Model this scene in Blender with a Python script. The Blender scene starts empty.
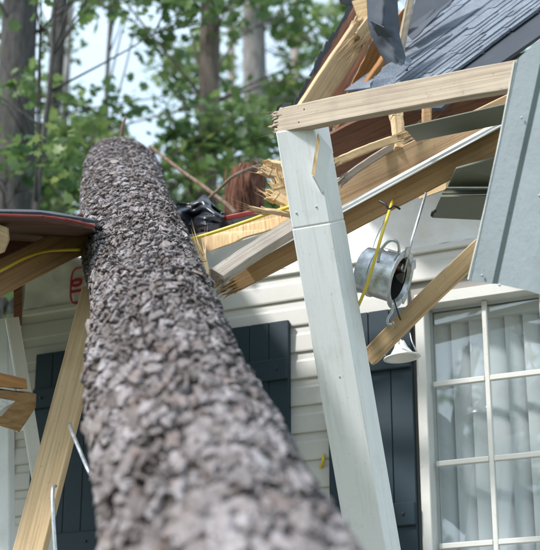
import bpy, bmesh, math, random
import numpy as np
from mathutils import Vector, Matrix, noise as mnoise

random.seed(7); rng = np.random.default_rng(7)
SC = bpy.context.scene
COL = SC.collection

# ------------------------------------------------------------------ camera, sky, sun, exposure
CAM = Vector((0, 0, 1.0)); PITCH = math.radians(20); FPX = 1500.0
cd = bpy.data.cameras.new('camera'); cam = bpy.data.objects.new('camera', cd); COL.objects.link(cam)
cam.location = CAM; cam.rotation_euler = (math.pi/2 + PITCH, 0, 0)
cd.sensor_fit = 'VERTICAL'; cd.sensor_width = 36; cd.sensor_height = 24
cd.lens = FPX/550*24
cd.clip_start = .05; cd.clip_end = 2000
cd.dof.use_dof = True; cd.dof.focus_distance = 5.2; cd.dof.aperture_fstop = 2.7; cd.dof.aperture_blades = 0
SC.camera = cam
SUN_EL = math.radians(45); SUN_AZ = math.radians(240)      # azimuth clockwise from +Y: behind the camera, to the left
w = bpy.data.worlds.new('World'); SC.world = w; w.use_nodes = True
nt = w.node_tree; bg = nt.nodes['Background']
sky = nt.nodes.new('ShaderNodeTexSky'); sky.sky_type = 'NISHITA'; sky.sun_disc = False
sky.sun_elevation = SUN_EL; sky.sun_rotation = SUN_AZ
sky.air_density = 1.0; sky.dust_density = 2.5; sky.ozone_density = 1.0
# thin bright high cloud over the whole sky
cn = nt.nodes.new('ShaderNodeTexNoise'); cn.inputs['Scale'].default_value = 2.2; cn.inputs['Detail'].default_value = 6
cr = nt.nodes.new('ShaderNodeMapRange'); cr.inputs['To Min'].default_value = .45; cr.inputs['To Max'].default_value = .8
cr.inputs['From Min'].default_value = .35; cr.inputs['From Max'].default_value = .65
cm = nt.nodes.new('ShaderNodeMix'); cm.data_type = 'RGBA'; cm.inputs[7].default_value = (5.0, 6.2, 7.0, 1)
nt.links.new(cn.outputs['Fac'], cr.inputs['Value']); nt.links.new(cr.outputs[0], cm.inputs[0]); nt.links.new(sky.outputs[0], cm.inputs[6])
nt.links.new(cm.outputs[2], bg.inputs[0]); bg.inputs[1].default_value = .15
sd = bpy.data.lights.new('sun', 'SUN'); so = bpy.data.objects.new('sun', sd); COL.objects.link(so)
sd.energy = 2.6; sd.angle = math.radians(6); sd.color = (1, .98, .955)
sdir = Vector((math.sin(SUN_AZ)*math.cos(SUN_EL), math.cos(SUN_AZ)*math.cos(SUN_EL), math.sin(SUN_EL)))
so.rotation_euler = sdir.to_track_quat('Z', 'Y').to_euler(); so.location = sdir*30
SC.view_settings.view_transform = 'Standard'; SC.view_settings.look = 'None'
SC.view_settings.gamma = 1; SC.view_settings.use_curve_mapping = False
SC.view_settings.exposure = 0.74
SC.cycles.max_bounces = 8; SC.cycles.transparent_max_bounces = 12

# ------------------------------------------------------------------ survey helpers
cp, sp_ = math.cos(PITCH), math.sin(PITCH)
def P(x, y, d):
    """point of the place seen at picture position x, y at a depth of d metres"""
    xc = (x-270)/FPX*d; yc = (275-y)/FPX*d
    return Vector((CAM.x+xc, CAM.y+d*cp-yc*sp_, CAM.z+d*sp_+yc*cp))
WANG = math.radians(25)
T = Vector((math.cos(WANG), -math.sin(WANG), 0)); N = Vector((-math.sin(WANG), -math.cos(WANG), 0)); UP = Vector((0, 0, 1))
O = P(300, 275, 6.3); O.z = 0
def W(s, n, z): return O + T*s + N*n + UP*z
def onwall(x, y, n=0):
    r = P(x, y, 1)-CAM
    k = ((O+N*n)-CAM).dot(N)/r.dot(N)
    p = CAM+r*k
    return (p-O).dot(T), p.z
VIEW = Vector((0, cp, sp_))
FLOOR = .85

# ------------------------------------------------------------------ materials
def mat(name, build):
    m = bpy.data.materials.new(name); m.use_nodes = True
    t = m.node_tree; b = t.nodes['Principled BSDF']
    build(t, b); return m
def nd(t, typ, **kw):
    n = t.nodes.new('ShaderNode'+typ)
    for k, v in kw.items():
        if k in n.inputs.keys() if isinstance(k, str) and k[:1].isupper() else False: n.inputs[k].default_value = v
        else: setattr(n, k, v)
    return n
def ramp(t, fac, stops):
    r = t.nodes.new('ShaderNodeValToRGB'); e = r.color_ramp.elements
    while len(e) < len(stops): e.new(.5)
    for q, (p, c) in zip(e, stops): q.position = p; q.color = (*c, 1)
    t.links.new(fac, r.inputs[0]); return r.outputs[0]
def mixc(t, fac, a, b, mode='MIX'):
    m = t.nodes.new('ShaderNodeMix'); m.data_type = 'RGBA'; m.blend_type = mode
    for s, v in ((0, fac), (6, a), (7, b)):
        if hasattr(v, 'links'): t.links.new(v, m.inputs[s])
        else: m.inputs[s].default_value = v if s == 0 else (*v, 1)
    return m.outputs[2]
def coords(t, scale=(1, 1, 1), jitter=True):
    tc = t.nodes.new('ShaderNodeTexCoord'); mp = t.nodes.new('ShaderNodeMapping')
    t.links.new(tc.outputs['Object'], mp.inputs[0]); mp.inputs['Scale'].default_value = scale
    if jitter:
        oi = t.nodes.new('ShaderNodeObjectInfo'); mu = t.nodes.new('ShaderNodeMath'); mu.operation = 'MULTIPLY'
        mu.inputs[1].default_value = 37; t.links.new(oi.outputs['Random'], mu.inputs[0])
        t.links.new(mu.outputs[0], mp.inputs['Location'])
    return mp.outputs[0]
def noise(t, vec, scale, detail=5, rough=.55, dist=0):
    n = t.nodes.new('ShaderNodeTexNoise'); n.inputs['Scale'].default_value = scale; n.inputs['Detail'].default_value = detail
    n.inputs['Roughness'].default_value = rough; n.inputs['Distortion'].default_value = dist
    t.links.new(vec, n.inputs['Vector']); return n.outputs['Fac']
def bump(t, b, h, s=.3, d=.01):
    n = t.nodes.new('ShaderNodeBump'); n.inputs['Strength'].default_value = s; n.inputs['Distance'].default_value = d
    t.links.new(h, n.inputs['Height']); t.links.new(n.outputs[0], b.inputs['Normal'])

def wood(name, light, mid, dark, rough=.75):
    def f(t, b):
        v = coords(t, (1.1, 55, 55)); g = noise(t, v, 1.5, 8, .65, .25)
        c = ramp(t, g, [(.3, dark), (.5, mid), (.72, light)])
        k = t.nodes.new('ShaderNodeTexVoronoi'); k.inputs['Scale'].default_value = 2.2
        t.links.new(coords(t, (1.3, 5, 5)), k.inputs['Vector'])
        kf = ramp(t, k.outputs['Distance'], [(.05, (1, 1, 1)), (.13, (0, 0, 0))])
        c = mixc(t, kf, c, tuple(x*.45 for x in mid))
        d = ramp(t, noise(t, coords(t), 5, 4), [(.5, (0, 0, 0)), (.72, (.4, .4, .4))])
        c = mixc(t, d, c, (dark[0]*.8, dark[1]*.8, dark[2]*.85))
        sp = ramp(t, noise(t, coords(t), 55, 3, .6), [(.64, (0, 0, 0)), (.72, (.35, .35, .35))])
        c = mixc(t, sp, c, (dark[0]*.5, dark[1]*.5, dark[2]*.5))
        t.links.new(c, b.inputs['Base Color']); b.inputs['Roughness'].default_value = rough
        bump(t, b, g, .35, .004)
    return mat(name, f)
M = {}
M['pine'] = wood('fresh_pine', (.68, .51, .32), (.57, .40, .22), (.38, .24, .12))
M['pine_dk'] = wood('aged_pine', (.50, .33, .17), (.40, .24, .11), (.24, .13, .055))
M['weathered'] = wood('weathered_lumber', (.54, .46, .36), (.44, .36, .27), (.27, .20, .145))
M['grey_wood'] = wood('grey_lumber', (.47, .42, .36), (.36, .31, .26), (.20, .16, .12))
M['red_ply'] = wood('stained_plywood', (.22, .09, .04), (.15, .058, .027), (.06, .026, .017))
M['orange_ply'] = wood('plywood_underside', (.50, .27, .10), (.40, .19, .065), (.22, .09, .03))
M['pine_lt'] = wood('pale_header_pine', (.60, .44, .28), (.50, .345, .20), (.31, .19, .10))
M['shade_ply'] = wood('old_shaded_plywood', (.13, .055, .03), (.09, .038, .022), (.04, .02, .013))  # darker plywood copy, the left eave's shade put into its colour
M['splinter'] = wood('torn_wood', (.78, .61, .37), (.66, .46, .24), (.42, .24, .10))

def paint(name, col, rough=.45, dirt=.25, dcol=(.25, .24, .2), scale=6, bmp=.08):
    def f(t, b):
        v = coords(t)
        d = ramp(t, noise(t, v, scale, 7, .65), [(.48, (0, 0, 0)), (.75, (dirt, dirt, dirt))])
        sp = ramp(t, noise(t, v, 70, 3, .6), [(.63, (0, 0, 0)), (.72, (dirt, dirt, dirt))])
        c = mixc(t, d, col, dcol); c = mixc(t, sp, c, dcol)
        t.links.new(c, b.inputs['Base Color']); b.inputs['Roughness'].default_value = rough
        bump(t, b, noise(t, v, 45, 4), bmp, .004)
    return mat(name, f)
M['white'] = paint('white_painted_wood', (.78, .81, .82), .5, .30, (.45, .44, .40))
def postf(t, b):
    v = coords(t); st = coords(t, (1.5, 22, 22))
    c = ramp(t, noise(t, st, 1.6, 7, .7), [(.32, (.68, .69, .67)), (.50, (.78, .81, .82))])
    d = ramp(t, noise(t, v, 9, 8, .7), [(.52, (0, 0, 0)), (.78, (.32, .32, .32))]); c = mixc(t, d, c, (.46, .45, .40))
    sp = ramp(t, noise(t, coords(t, (1, 2.5, 2.5)), 48, 4, .7), [(.665, (0, 0, 0)), (.70, (.6, .6, .6))]); c = mixc(t, sp, c, (.30, .28, .24))
    t.links.new(c, b.inputs['Base Color']); b.inputs['Roughness'].default_value = .55
    bump(t, b, noise(t, st, 5, 6, .7), .25, .004)
M['post'] = mat('weathered_white_post', postf)
M['trim'] = paint('cream_trim', (.68, .67, .63), .45, .2)
M['siding'] = paint('vinyl_siding', (.58, .57, .53), .42, .18, (.3, .27, .2), 4)
M['navy'] = paint('navy_shutter', (.009, .028, .042), .65, .12, (.04, .055, .065), 7)
M['olive'] = paint('olive_soffit', (.13, .14, .10), .55, .2, (.08, .08, .06))
M['fascia'] = paint('fascia_metal', (.27, .315, .335), .42, .5, (.16, .17, .16), 3, .35)
M['fascia_lt'] = paint('light_fascia_metal', (.58, .59, .57), .4, .25, (.3, .29, .25), 4, .03)
M['black'] = paint('black_plastic', (.012, .013, .018), .3, .2, (.05, .05, .06))
M['redmetal'] = paint('red_drip_edge', (.24, .028, .02), .5, .5, (.06, .02, .02))
M['yellow'] = paint('yellow_cable', (.75, .55, .06), .4, .1)
M['blackwire'] = paint('black_wire', (.015, .015, .015), .4, .1)
M['red'] = paint('red_print', (.45, .04, .05), .6, .1)
M['interior'] = paint('interior_wall', (.35, .33, .30), .8, .1)
M['flapm'] = paint('dark_felt', (.035, .042, .055), .8, .3, (.08, .08, .09), 9, .25)
M['roofdark'] = paint('roof_felt', (.05, .055, .065), .9, .3, (.1, .1, .1), 20, .3)
def blindf(t, b):
    b.inputs['Base Color'].default_value = (.80, .82, .84, 1); b.inputs['Roughness'].default_value = .6
M['blind'] = mat('blind_fabric', blindf)
def wrapf(t, b):
    v = coords(t)
    c = ramp(t, noise(t, v, 5, 6, .6), [(.3, (.72, .70, .66)), (.6, (.86, .86, .85))])
    t.links.new(c, b.inputs['Base Color']); b.inputs['Roughness'].default_value = .5
    bump(t, b, noise(t, v, 12, 4), .4, .02)
M['wrap'] = mat('house_wrap', wrapf)
def galvf(t, b):
    v = coords(t)
    k = t.nodes.new('ShaderNodeTexVoronoi'); k.inputs['Scale'].default_value = 70; t.links.new(v, k.inputs['Vector'])
    c = ramp(t, noise(t, v, 60, 3), [(.35, (.46, .49, .52)), (.65, (.68, .70, .72))])
    t.links.new(c, b.inputs['Base Color']); b.inputs['Metallic'].default_value = .85
    r = ramp(t, noise(t, v, 18), [(.3, (.28,)*3), (.7, (.5,)*3)]); t.links.new(r, b.inputs['Roughness'])
M['galv'] = mat('galvanized_steel', galvf)
def canin(t, b):
    b.inputs['Base Color'].default_value = (.02, .02, .02, 1); b.inputs['Roughness'].default_value = .6
M['can_in'] = mat('dark_can_interior', canin)
def rustf(t, b):
    b.inputs['Base Color'].default_value = (.55, .12, .03, 1); b.inputs['Roughness'].default_value = .7
M['orange'] = mat('orange_insulator', rustf)
def shinglef(t, b):
    v = coords(t)
    a = noise(t, v, 420, 2, .7); g = noise(t, v, 9, 5)
    c = ramp(t, a, [(.3, (.06, .07, .09)), (.5, (.15, .175, .21)), (.72, (.36, .40, .46))])
    c2 = ramp(t, g, [(.35, (.75, .75, .78)), (.65, (1.15, 1.15, 1.15))])
    c = mixc(t, 1, c, c2, 'MULTIPLY')
    t.links.new(c, b.inputs['Base Color']); b.inputs['Roughness'].default_value = .85
    bump(t, b, a, .6, .003)
M['shingle'] = mat('asphalt_shingle', shinglef)
def fibref(t, b):
    g = noise(t, coords(t, (30, 30, 3)), 2, 4)
    t.links.new(ramp(t, g, [(.3, (.06, .025, .016)), (.55, (.20, .085, .05)), (.75, (.33, .165, .10))]), b.inputs['Base Color'])
    b.inputs['Roughness'].default_value = .9
M['fibre'] = mat('stringy_bark', fibref)
def barkf(t, b):
    at = t.nodes.new('ShaderNodeAttribute'); at.attribute_name = 'plate'
    v = coords(t, jitter=False)
    c = ramp(t, at.outputs['Fac'], [(0, (.09, .07, .064)), (.25, (.16, .135, .128)), (.5, (.24, .212, .21)), (.75, (.33, .305, .312)), (1, (.46, .435, .445))])
    fl = ramp(t, noise(t, v, 60, 5, .65), [(.36, (.70, .67, .65)), (.62, (1.15, 1.15, 1.17))])
    c = mixc(t, 1, c, fl, 'MULTIPLY')
    rd = ramp(t, noise(t, v, 14, 5, .7), [(.57, (0, 0, 0)), (.72, (.6, .6, .6))])
    c = mixc(t, rd, c, (.25, .145, .10))
    t.links.new(c, b.inputs['Base Color']); b.inputs['Roughness'].default_value = .88
    bump(t, b, noise(t, v, 160, 5, .7), .6, .006)
M['flake'] = wood('bark_flake', (.32, .28, .27), (.24, .20, .185), (.14, .10, .085))
M['bark'] = mat('pine_bark', barkf)
def treebark(name, a, bcol):
    def f(t, b):
        g = noise(t, coords(t, (9, 9, 1.6)), 3, 6, .65)
        t.links.new(ramp(t, g, [(.35, a), (.65, bcol)]), b.inputs['Base Color']); b.inputs['Roughness'].default_value = .9
        bump(t, b, g, .8, .03)
    return mat(name, f)
M['tb_dark'] = treebark('dark_tree_bark', (.03, .028, .027), (.10, .092, .085))
M['tb_brown'] = treebark('brown_tree_bark', (.075, .055, .045), (.20, .16, .13))
M['tb_grey'] = treebark('grey_tree_bark', (.13, .12, .115), (.30, .28, .27))
M['tb_pale'] = treebark('pale_tree_bark', (.28, .22, .19), (.50, .42, .38))
M['twig'] = treebark('brown_twig', (.12, .07, .045), (.28, .19, .13))
def leafm(name, a, bcol, c):
    def f(t, b):
        at = t.nodes.new('ShaderNodeAttribute'); at.attribute_name = 'leafrand'
        col = ramp(t, at.outputs['Fac'], [(0, a), (.55, bcol), (1, c)])
        t.links.new(col, b.inputs['Base Color']); b.inputs['Roughness'].default_value = .45
        tr = t.nodes.new('ShaderNodeBsdfTranslucent'); t.links.new(col, tr.inputs[0])
        mx = t.nodes.new('ShaderNodeMixShader'); mx.inputs[0].default_value = .45
        t.links.new(b.outputs[0], mx.inputs[1]); t.links.new(tr.outputs[0], mx.inputs[2])
        t.links.new(mx.outputs[0], t.nodes['Material Output'].inputs[0])
    return mat(name, f)
M['leaf'] = leafm('broad_leaf', (.09, .15, .06), (.16, .25, .08), (.34, .40, .14))
M['leaf_dk'] = leafm('dark_broad_leaf', (.06, .12, .055), (.115, .20, .075), (.23, .31, .11))
M['leaf_far'] = leafm('far_leaf', (.10, .16, .08), (.17, .25, .10), (.30, .36, .15))
def glassf(t, b):
    t.nodes.remove(b)
    tr = t.nodes.new('ShaderNodeBsdfTransparent'); tr.inputs[0].default_value = (.95, .97, .97, 1)
    gl = t.nodes.new('ShaderNodeBsdfGlossy'); gl.inputs['Roughness'].default_value = .01
    lw = t.nodes.new('ShaderNodeLayerWeight'); lw.inputs[0].default_value = .5
    fr = t.nodes.new('ShaderNodeMapRange'); fr.inputs['To Min'].default_value = .09; fr.inputs['To Max'].default_value = .8
    pw = t.nodes.new('ShaderNodeMath'); pw.operation = 'POWER'; pw.inputs[1].default_value = 3
    t.links.new(lw.outputs['Facing'], pw.inputs[0]); t.links.new(pw.outputs[0], fr.inputs['Value'])
    mx = t.nodes.new('ShaderNodeMixShader')
    t.links.new(fr.outputs[0], mx.inputs[0]); t.links.new(tr.outputs[0], mx.inputs[1]); t.links.new(gl.outputs[0], mx.inputs[2])
    t.links.new(mx.outputs[0], t.nodes['Material Output'].inputs[0])
M['glass'] = bpy.data.materials.new('window_glass'); M['glass'].use_nodes = True
glassf(M['glass'].node_tree, M['glass'].node_tree.nodes['Principled BSDF'])
def groundf(t, b):
    v = coords(t, jitter=False)
    c = ramp(t, noise(t, v, 1.3, 8, .7), [(.35, (.07, .06, .035)), (.55, (.075, .10, .035)), (.75, (.12, .14, .05))])
    t.links.new(c, b.inputs['Base Color']); b.inputs['Roughness'].default_value = .95
M['ground'] = mat('grass_and_soil', groundf)

# ------------------------------------------------------------------ object helpers
def tag(o, label=None, cat=None, group=None, kind=None):
    for k, v in (('label', label), ('category', cat), ('group', group), ('kind', kind)):
        if v: o[k] = v
    return o
def empty(name, loc, label=None, cat=None, group=None):
    o = bpy.data.objects.new(name, None); COL.objects.link(o); o.location = loc; o.empty_display_size = .1
    return tag(o, label, cat, group)
WM = {}
def wm(o):
    return WM.get(o.name, Matrix.Translation(o.location))
def place(o, parent, mw):
    WM[o.name] = mw.copy()
    if parent is not None:
        o.parent = parent; o.matrix_local = wm(parent).inverted() @ mw
    else: o.matrix_local = mw
    return o
def mesh(name, verts, faces, m, parent=None, mw=None, smooth=False):
    """verts in the object's own frame mw"""
    me = bpy.data.meshes.new(name)
    me.from_pydata([tuple(v) for v in verts], [], [tuple(f) for f in faces])
    if m is not None: me.materials.append(m if not isinstance(m, str) else M[m])
    if smooth: me.polygons.foreach_set('use_smooth', [True]*len(me.polygons))
    me.update()
    o = bpy.data.objects.new(name, me); COL.objects.link(o)
    return place(o, parent, mw if mw is not None else Matrix.Identity(4))
def share(src, name, parent, mw):
    o = bpy.data.objects.new(name, src.data); COL.objects.link(o); return place(o, parent, mw)
def frame(origin, x, y):
    x = x.normalized(); z = x.cross(y).normalized(); y = z.cross(x)
    return Matrix(((x.x, y.x, z.x, origin.x), (x.y, y.y, z.y, origin.y), (x.z, y.z, z.z, origin.z), (0, 0, 0, 1)))
WALLF = frame(O, T, UP)        # x along the wall, y up, z... towards the camera = T x UP = ?
ZS = 1 if (T.cross(UP)).dot(N) > 0 else -1

def boxgeo(x0, x1, y0, y1, z0, z1, bev=.003):
    b = min(bev, abs(x1-x0)*.3, abs(y1-y0)*.3, abs(z1-z0)*.3)
    bm = bmesh.new(); bmesh.ops.create_cube(bm, size=1)
    for v in bm.verts:
        v.co = Vector((x0+(v.co.x+.5)*(x1-x0), y0+(v.co.y+.5)*(y1-y0), z0+(v.co.z+.5)*(z1-z0)))
    if b > 0: bmesh.ops.bevel(bm, geom=bm.edges[:], offset=b, segments=1, affect='EDGES')
    bm.verts.index_update()
    vs = [v.co.copy() for v in bm.verts]; fs = [[v.index for v in f.verts] for f in bm.faces]; bm.free()
    return vs, fs
def join(*gs):
    V, F = [], []
    for v, f in gs:
        k = len(V); V += list(v); F += [[i+k for i in q] for q in f]
    return V, F
def wallbox(name, s0, s1, z0, z1, n0, n1, m, parent, bev=.003):
    """box fixed to the front wall, own frame at its centre"""
    c = W((s0+s1)/2, (n0+n1)/2, (z0+z1)/2); hs, hz, hn = (s1-s0)/2, (z1-z0)/2, (n1-n0)/2
    v, f = boxgeo(-hs, hs, -hz, hz, -hn, hn, bev)
    return mesh(name, v, f, m, parent, frame(c, T, UP))

def boardgeo(L, Wd, Th, e0='cut', e1='cut', bow=.004, seed=0, bev=.004, spl=.10, seg=14):
    r = random.Random(seed); V, F = [], []
    a, b = Wd/2, Th/2; c = min(bev, b*.5)
    sec = [(-a+c, -b), (a-c, -b), (a, -b+c), (a, b-c), (a-c, b), (-a+c, b), (-a, b-c), (-a, -b+c)]
    ph = r.uniform(0, 6)
    for i in range(seg+1):
        x = L*i/seg; oy = bow*math.sin(math.pi*i/seg+.0)+.0004*math.sin(ph+i*1.9); oz = bow*.6*math.sin(math.pi*i/seg*1.0)
        for (y, z) in sec: V.append((x, y+oy+r.uniform(-.0006, .0006), z+oz+r.uniform(-.0006, .0006)))
    for i in range(seg):
        for k in range(8):
            k2 = (k+1) % 8; F.append((i*8+k, (i+1)*8+k, (i+1)*8+k2, i*8+k2))
    F.append(tuple(range(8))); F.append(tuple(reversed(range(seg*8, seg*8+8))))
    def splinters(x0, sg):
        ny, nz = max(4, int(Wd/.0065)), max(2, int(Th/.009)); prof = [r.random() for _ in range(ny)]
        for iy in range(ny):
            for iz in range(nz):
                l = spl*(.08+.55*prof[iy]**2+.75*r.random()**4); k = len(V)
                y0, y1 = -a+Wd*iy/ny, -a+Wd*(iy+1)/ny; z0, z1 = -b+Th*iz/nz, -b+Th*(iz+1)/nz
                ym, zm = (y0+y1)/2+r.uniform(-.012, .012), (z0+z1)/2+r.uniform(-.008, .008)
                xb = x0-sg*.02
                V.extend([(xb, y0, z0), (xb, y1, z0), (xb, y1, z1), (xb, y0, z1)])
                xm = x0+sg*l*.65; q = .42; wy, wz = (y1-y0)*q, (z1-z0)*q
                V.extend([(xm, ym-wy, zm-wz), (xm, ym+wy, zm-wz), (xm, ym+wy, zm+wz), (xm, ym-wy, zm+wz)])
                V.append((x0+sg*l, ym+r.uniform(-.01, .01), zm+r.uniform(-.008, .008)))
                for j in range(4):
                    j2 = (j+1) % 4; F.append((k+j, k+j2, k+4+j2, k+4+j)); F.append((k+4+j, k+4+j2, k+8))
    def fibres(x0, sg):
        for _ in range(int(10+Wd*120)):
            k = len(V); l = spl*r.uniform(.5, 1.7); y, z = r.uniform(-a, a)*.95, r.uniform(-b, b)*.95; t_ = r.uniform(.0008, .002)
            ey, ez = y+r.uniform(-.25, .25)*l, z+r.uniform(-.25, .25)*l
            V.extend([(x0-sg*.01, y-t_, z-t_), (x0-sg*.01, y+t_, z-t_), (x0-sg*.01, y, z+t_), (x0+sg*l, ey, ez)])
            F.extend([(k, k+1, k+3), (k+1, k+2, k+3), (k+2, k, k+3)])
    if e0 == 'split': fibres(0, -1)
    if e1 == 'split': fibres(L, 1)
    if e0 == 'split': splinters(0, -1)
    if e1 == 'split': splinters(L, 1)
    return V, F
BSEED = [0]
def board(name, p0, p1, Wd, Th, m='pine', roll=0, e0='cut', e1='cut', parent=None, label=None, cat=None, group=None, bow=.004, wdir=None, spl=.10):
    BSEED[0] += 1
    L = p1-p0; ln = L.length; x = L.normalized()
    if wdir is None:
        y = VIEW.cross(x).normalized()
        if y.z < 0: y = -y
    else: y = wdir
    mw = frame(p0, x, y) @ Matrix.Rotation(math.radians(roll), 4, 'X')
    v, f = boardgeo(ln, Wd, Th, e0, e1, bow, BSEED[0], spl=spl)
    return tag(mesh(name, v, f, m, parent, mw), label, cat, group)

def tubegeo(pts, rad, seg=10, closed_ends=True):
    V, F = [], []; n = len(pts); up = None
    for i, p in enumerate(pts):
        d = (pts[min(i+1, n-1)]-pts[max(i-1, 0)]).normalized()
        if up is None: up = d.orthogonal().normalized()
        up = (up-d*up.dot(d)).normalized(); sd_ = d.cross(up); r = rad[i] if hasattr(rad, '__len__') else rad
        for k in range(seg):
            a = 2*math.pi*k/seg; V.append(p+up*math.cos(a)*r+sd_*math.sin(a)*r)
    for i in range(n-1):
        for k in range(seg):
            k2 = (k+1) % seg; F.append((i*seg+k, i*seg+k2, (i+1)*seg+k2, (i+1)*seg+k))
    if closed_ends: F.append(tuple(reversed(range(seg)))); F.append(tuple(range((n-1)*seg, n*seg)))
    return V, F
def smoothpath(pts, n=24):
    out = []; k = len(pts)
    for i in range(n+1):
        u = i/n*(k-1); j = min(int(u), k-2); f = u-j
        a, b, c, d = pts[max(j-1, 0)], pts[j], pts[j+1], pts[min(j+2, k-1)]
        out.append(.5*((2*b)+(c-a)*f+(2*a-5*b+4*c-d)*f*f+(3*b-a-3*c+d)*f**3))
    return out
def tube(name, pts, rad, m, parent=None, label=None, cat=None, n=24, seg=8, group=None):
    pts = smoothpath(pts, n) if n else pts
    o = pts[0].copy()
    if hasattr(rad, '__len__') and len(rad) != len(pts):
        rad = [rad[0]+(rad[-1]-rad[0])*i/(len(pts)-1) for i in range(len(pts))]
    v, f = tubegeo([p-o for p in pts], rad, seg)
    return tag(mesh(name, v, f, m, parent, Matrix.Translation(o), True), label, cat, group)
def slab(name, pts, th, m, parent=None, label=None, cat=None, ragged=0, seed=1, group=None):
    """thick sheet over a (nearly) flat polygon; optional torn edges"""
    r = random.Random(seed); c = sum(pts, Vector())/len(pts)
    nn = Vector()
    for i in range(len(pts)): nn += (pts[i]-c).cross(pts[(i+1) % len(pts)]-c)
    nn.normalize(); x = (pts[1]-pts[0]).normalized(); mw = frame(c, x, nn.cross(x)); inv = mw.inverted()
    ed = []
    for i in range(len(pts)):
        a, b = pts[i], pts[(i+1) % len(pts)]; k = max(1, int((b-a).length/.03)) if ragged else 1
        for j in range(k):
            p = inv @ a.lerp(b, j/k)
            if ragged and j: p += Vector((r.uniform(-1, 1), r.uniform(-1, 1), 0))*ragged
            ed.append(p)
    n = len(ed)
    V = [p+Vector((0, 0, th/2)) for p in ed]+[p-Vector((0, 0, th/2)) for p in ed]
    F = [tuple(range(n)), tuple(reversed(range(n, 2*n)))]+[(i, n+i, n+(i+1) % n, (i+1) % n) for i in range(n)]
    o = mesh(name, V, F, m, parent, mw)
    return tag(o, label, cat, group)

# ------------------------------------------------------------------ ground
n = 40; V = []; F = []
for i in range(n+1):
    for j in range(n+1):
        u, v = (i/n*2-1), (j/n*2-1); x, y = 300*u*abs(u)**1.5, 300*v*abs(v)**1.5
        V.append((x, y, .05*math.sin(x*.8)*math.cos(y*.7)-.05 if max(abs(x), abs(y)) < 40 else -.05))
for i in range(n):
    for j in range(n): F.append((i*(n+1)+j, (i+1)*(n+1)+j, (i+1)*(n+1)+j+1, i*(n+1)+j+1))
tag(mesh('ground', V, F, 'ground', smooth=True), kind='structure')

# ------------------------------------------------------------------ house
house = empty('house', W(0, 0, 0), 'cream vinyl sided house with navy shutters under the crushed porch roof', 'house')
S_L = onwall(6, 450)[0]; S_R = 3.6
Z_SID = onwall(220, 287)[1]           # top of the siding
Z_W = Z_SID+.27
# windows: right one in view, one behind the trunk
sA, zA = onwall(424.5, 309); pane_w, pane_h = .232, .318
W_S0 = onwall(430, 400)[0]; W_Z1 = onwall(430, 307)[1]
wins = [(W_S0, W_S0+3*pane_w, W_Z1-4*pane_h, W_Z1)]
sh_r = onwall(417, 400)[0]; sh_m = onwall(293.5, 380)[0]; sh_w = .36
sh_l = onwall(37, 450)[0]
wins.append((sh_l+sh_w+.06, sh_m-sh_w-.06, onwall(293, 323)[1]-4*pane_h, onwall(293, 323)[1]-.03))
# wall shell with openings
holes = sorted([(a-.05, b+.05, c-.05, d+.05) for a, b, c, d in wins])
gs = []; cur = S_L
def wslab(s0, s1, z0, z1, n0=-.16, n1=-.004):
    vs, fs = boxgeo(s0, s1, z0, z1, n0*ZS, n1*ZS, 0); gs.append((vs, fs))
for a, b, c, d in holes:
    wslab(cur, a, .0, Z_W); wslab(a, b, 0, c); wslab(a, b, d, Z_W); cur = b
wslab(cur, S_R, 0, Z_W)
wslab(S_L+.001, S_L+.15, 0, Z_W, -6, -.161); wslab(S_R-.15, S_R-.001, 0, Z_W, -6, -.161); wslab(S_L+.151, S_R-.151, 0, Z_W, -6, -5.85)
wslab(S_L+.151, S_R-.151, FLOOR-.1, FLOOR-.02, -5.84, -.165)
wslab(onwall(335, 250)[0], S_R, Z_W, Z_W+.55)
wv, wf = join(*gs)
wall = mesh('wall', wv, wf, 'interior', house, WALLF)
# siding planks, course by course
EXPO = .1145
def plank(s0, s1, z, e=EXPO):
    prof = [(.003, 0), (.017, 0), (.0185, .006), (.015, e*.62), (.010, e*.72), (.0075, e+.004), (.003, e+.004)]
    L = s1-s0; V = []; F = []; k = len(prof)
    for x in (-L/2, L/2):
        for (nn, zz) in prof: V.append((x, zz, nn*ZS))
    for i in range(k):
        j = (i+1) % k; F.append((i, j, k+j, k+i))
    F += [tuple(range(k)), tuple(reversed(range(k, 2*k)))]
    return mesh('siding_plank', V, F, 'siding', wall, frame(W((s0+s1)/2, 0, z), T, UP))
ncs = int((Z_SID-FLOOR)/EXPO)
for c in range(ncs):
    z = Z_SID-(c+1)*EXPO
    segs = [(S_L+.055, S_R)]
    for (a, b, z0, z1) in wins:
        if z < z1+.07 and z+EXPO > z0-.05:
            new = []
            for (p, q) in segs:
                if p < a-.075 < q: new.append((p, a-.075)); new.append((b+.075, q))
                else: new.append((p, q))
            segs = new
    for p, q in segs: plank(p, q, z)
wallbox('corner_board', S_L-.02, S_L+.054, FLOOR, Z_SID+.02, 0, .03, 'trim', house)
wallbox('frieze_trim', S_L+.055, S_R, Z_SID+.001, Z_SID+.028, .002, .024, 'trim', house)
def trim_strip(): pass
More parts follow.
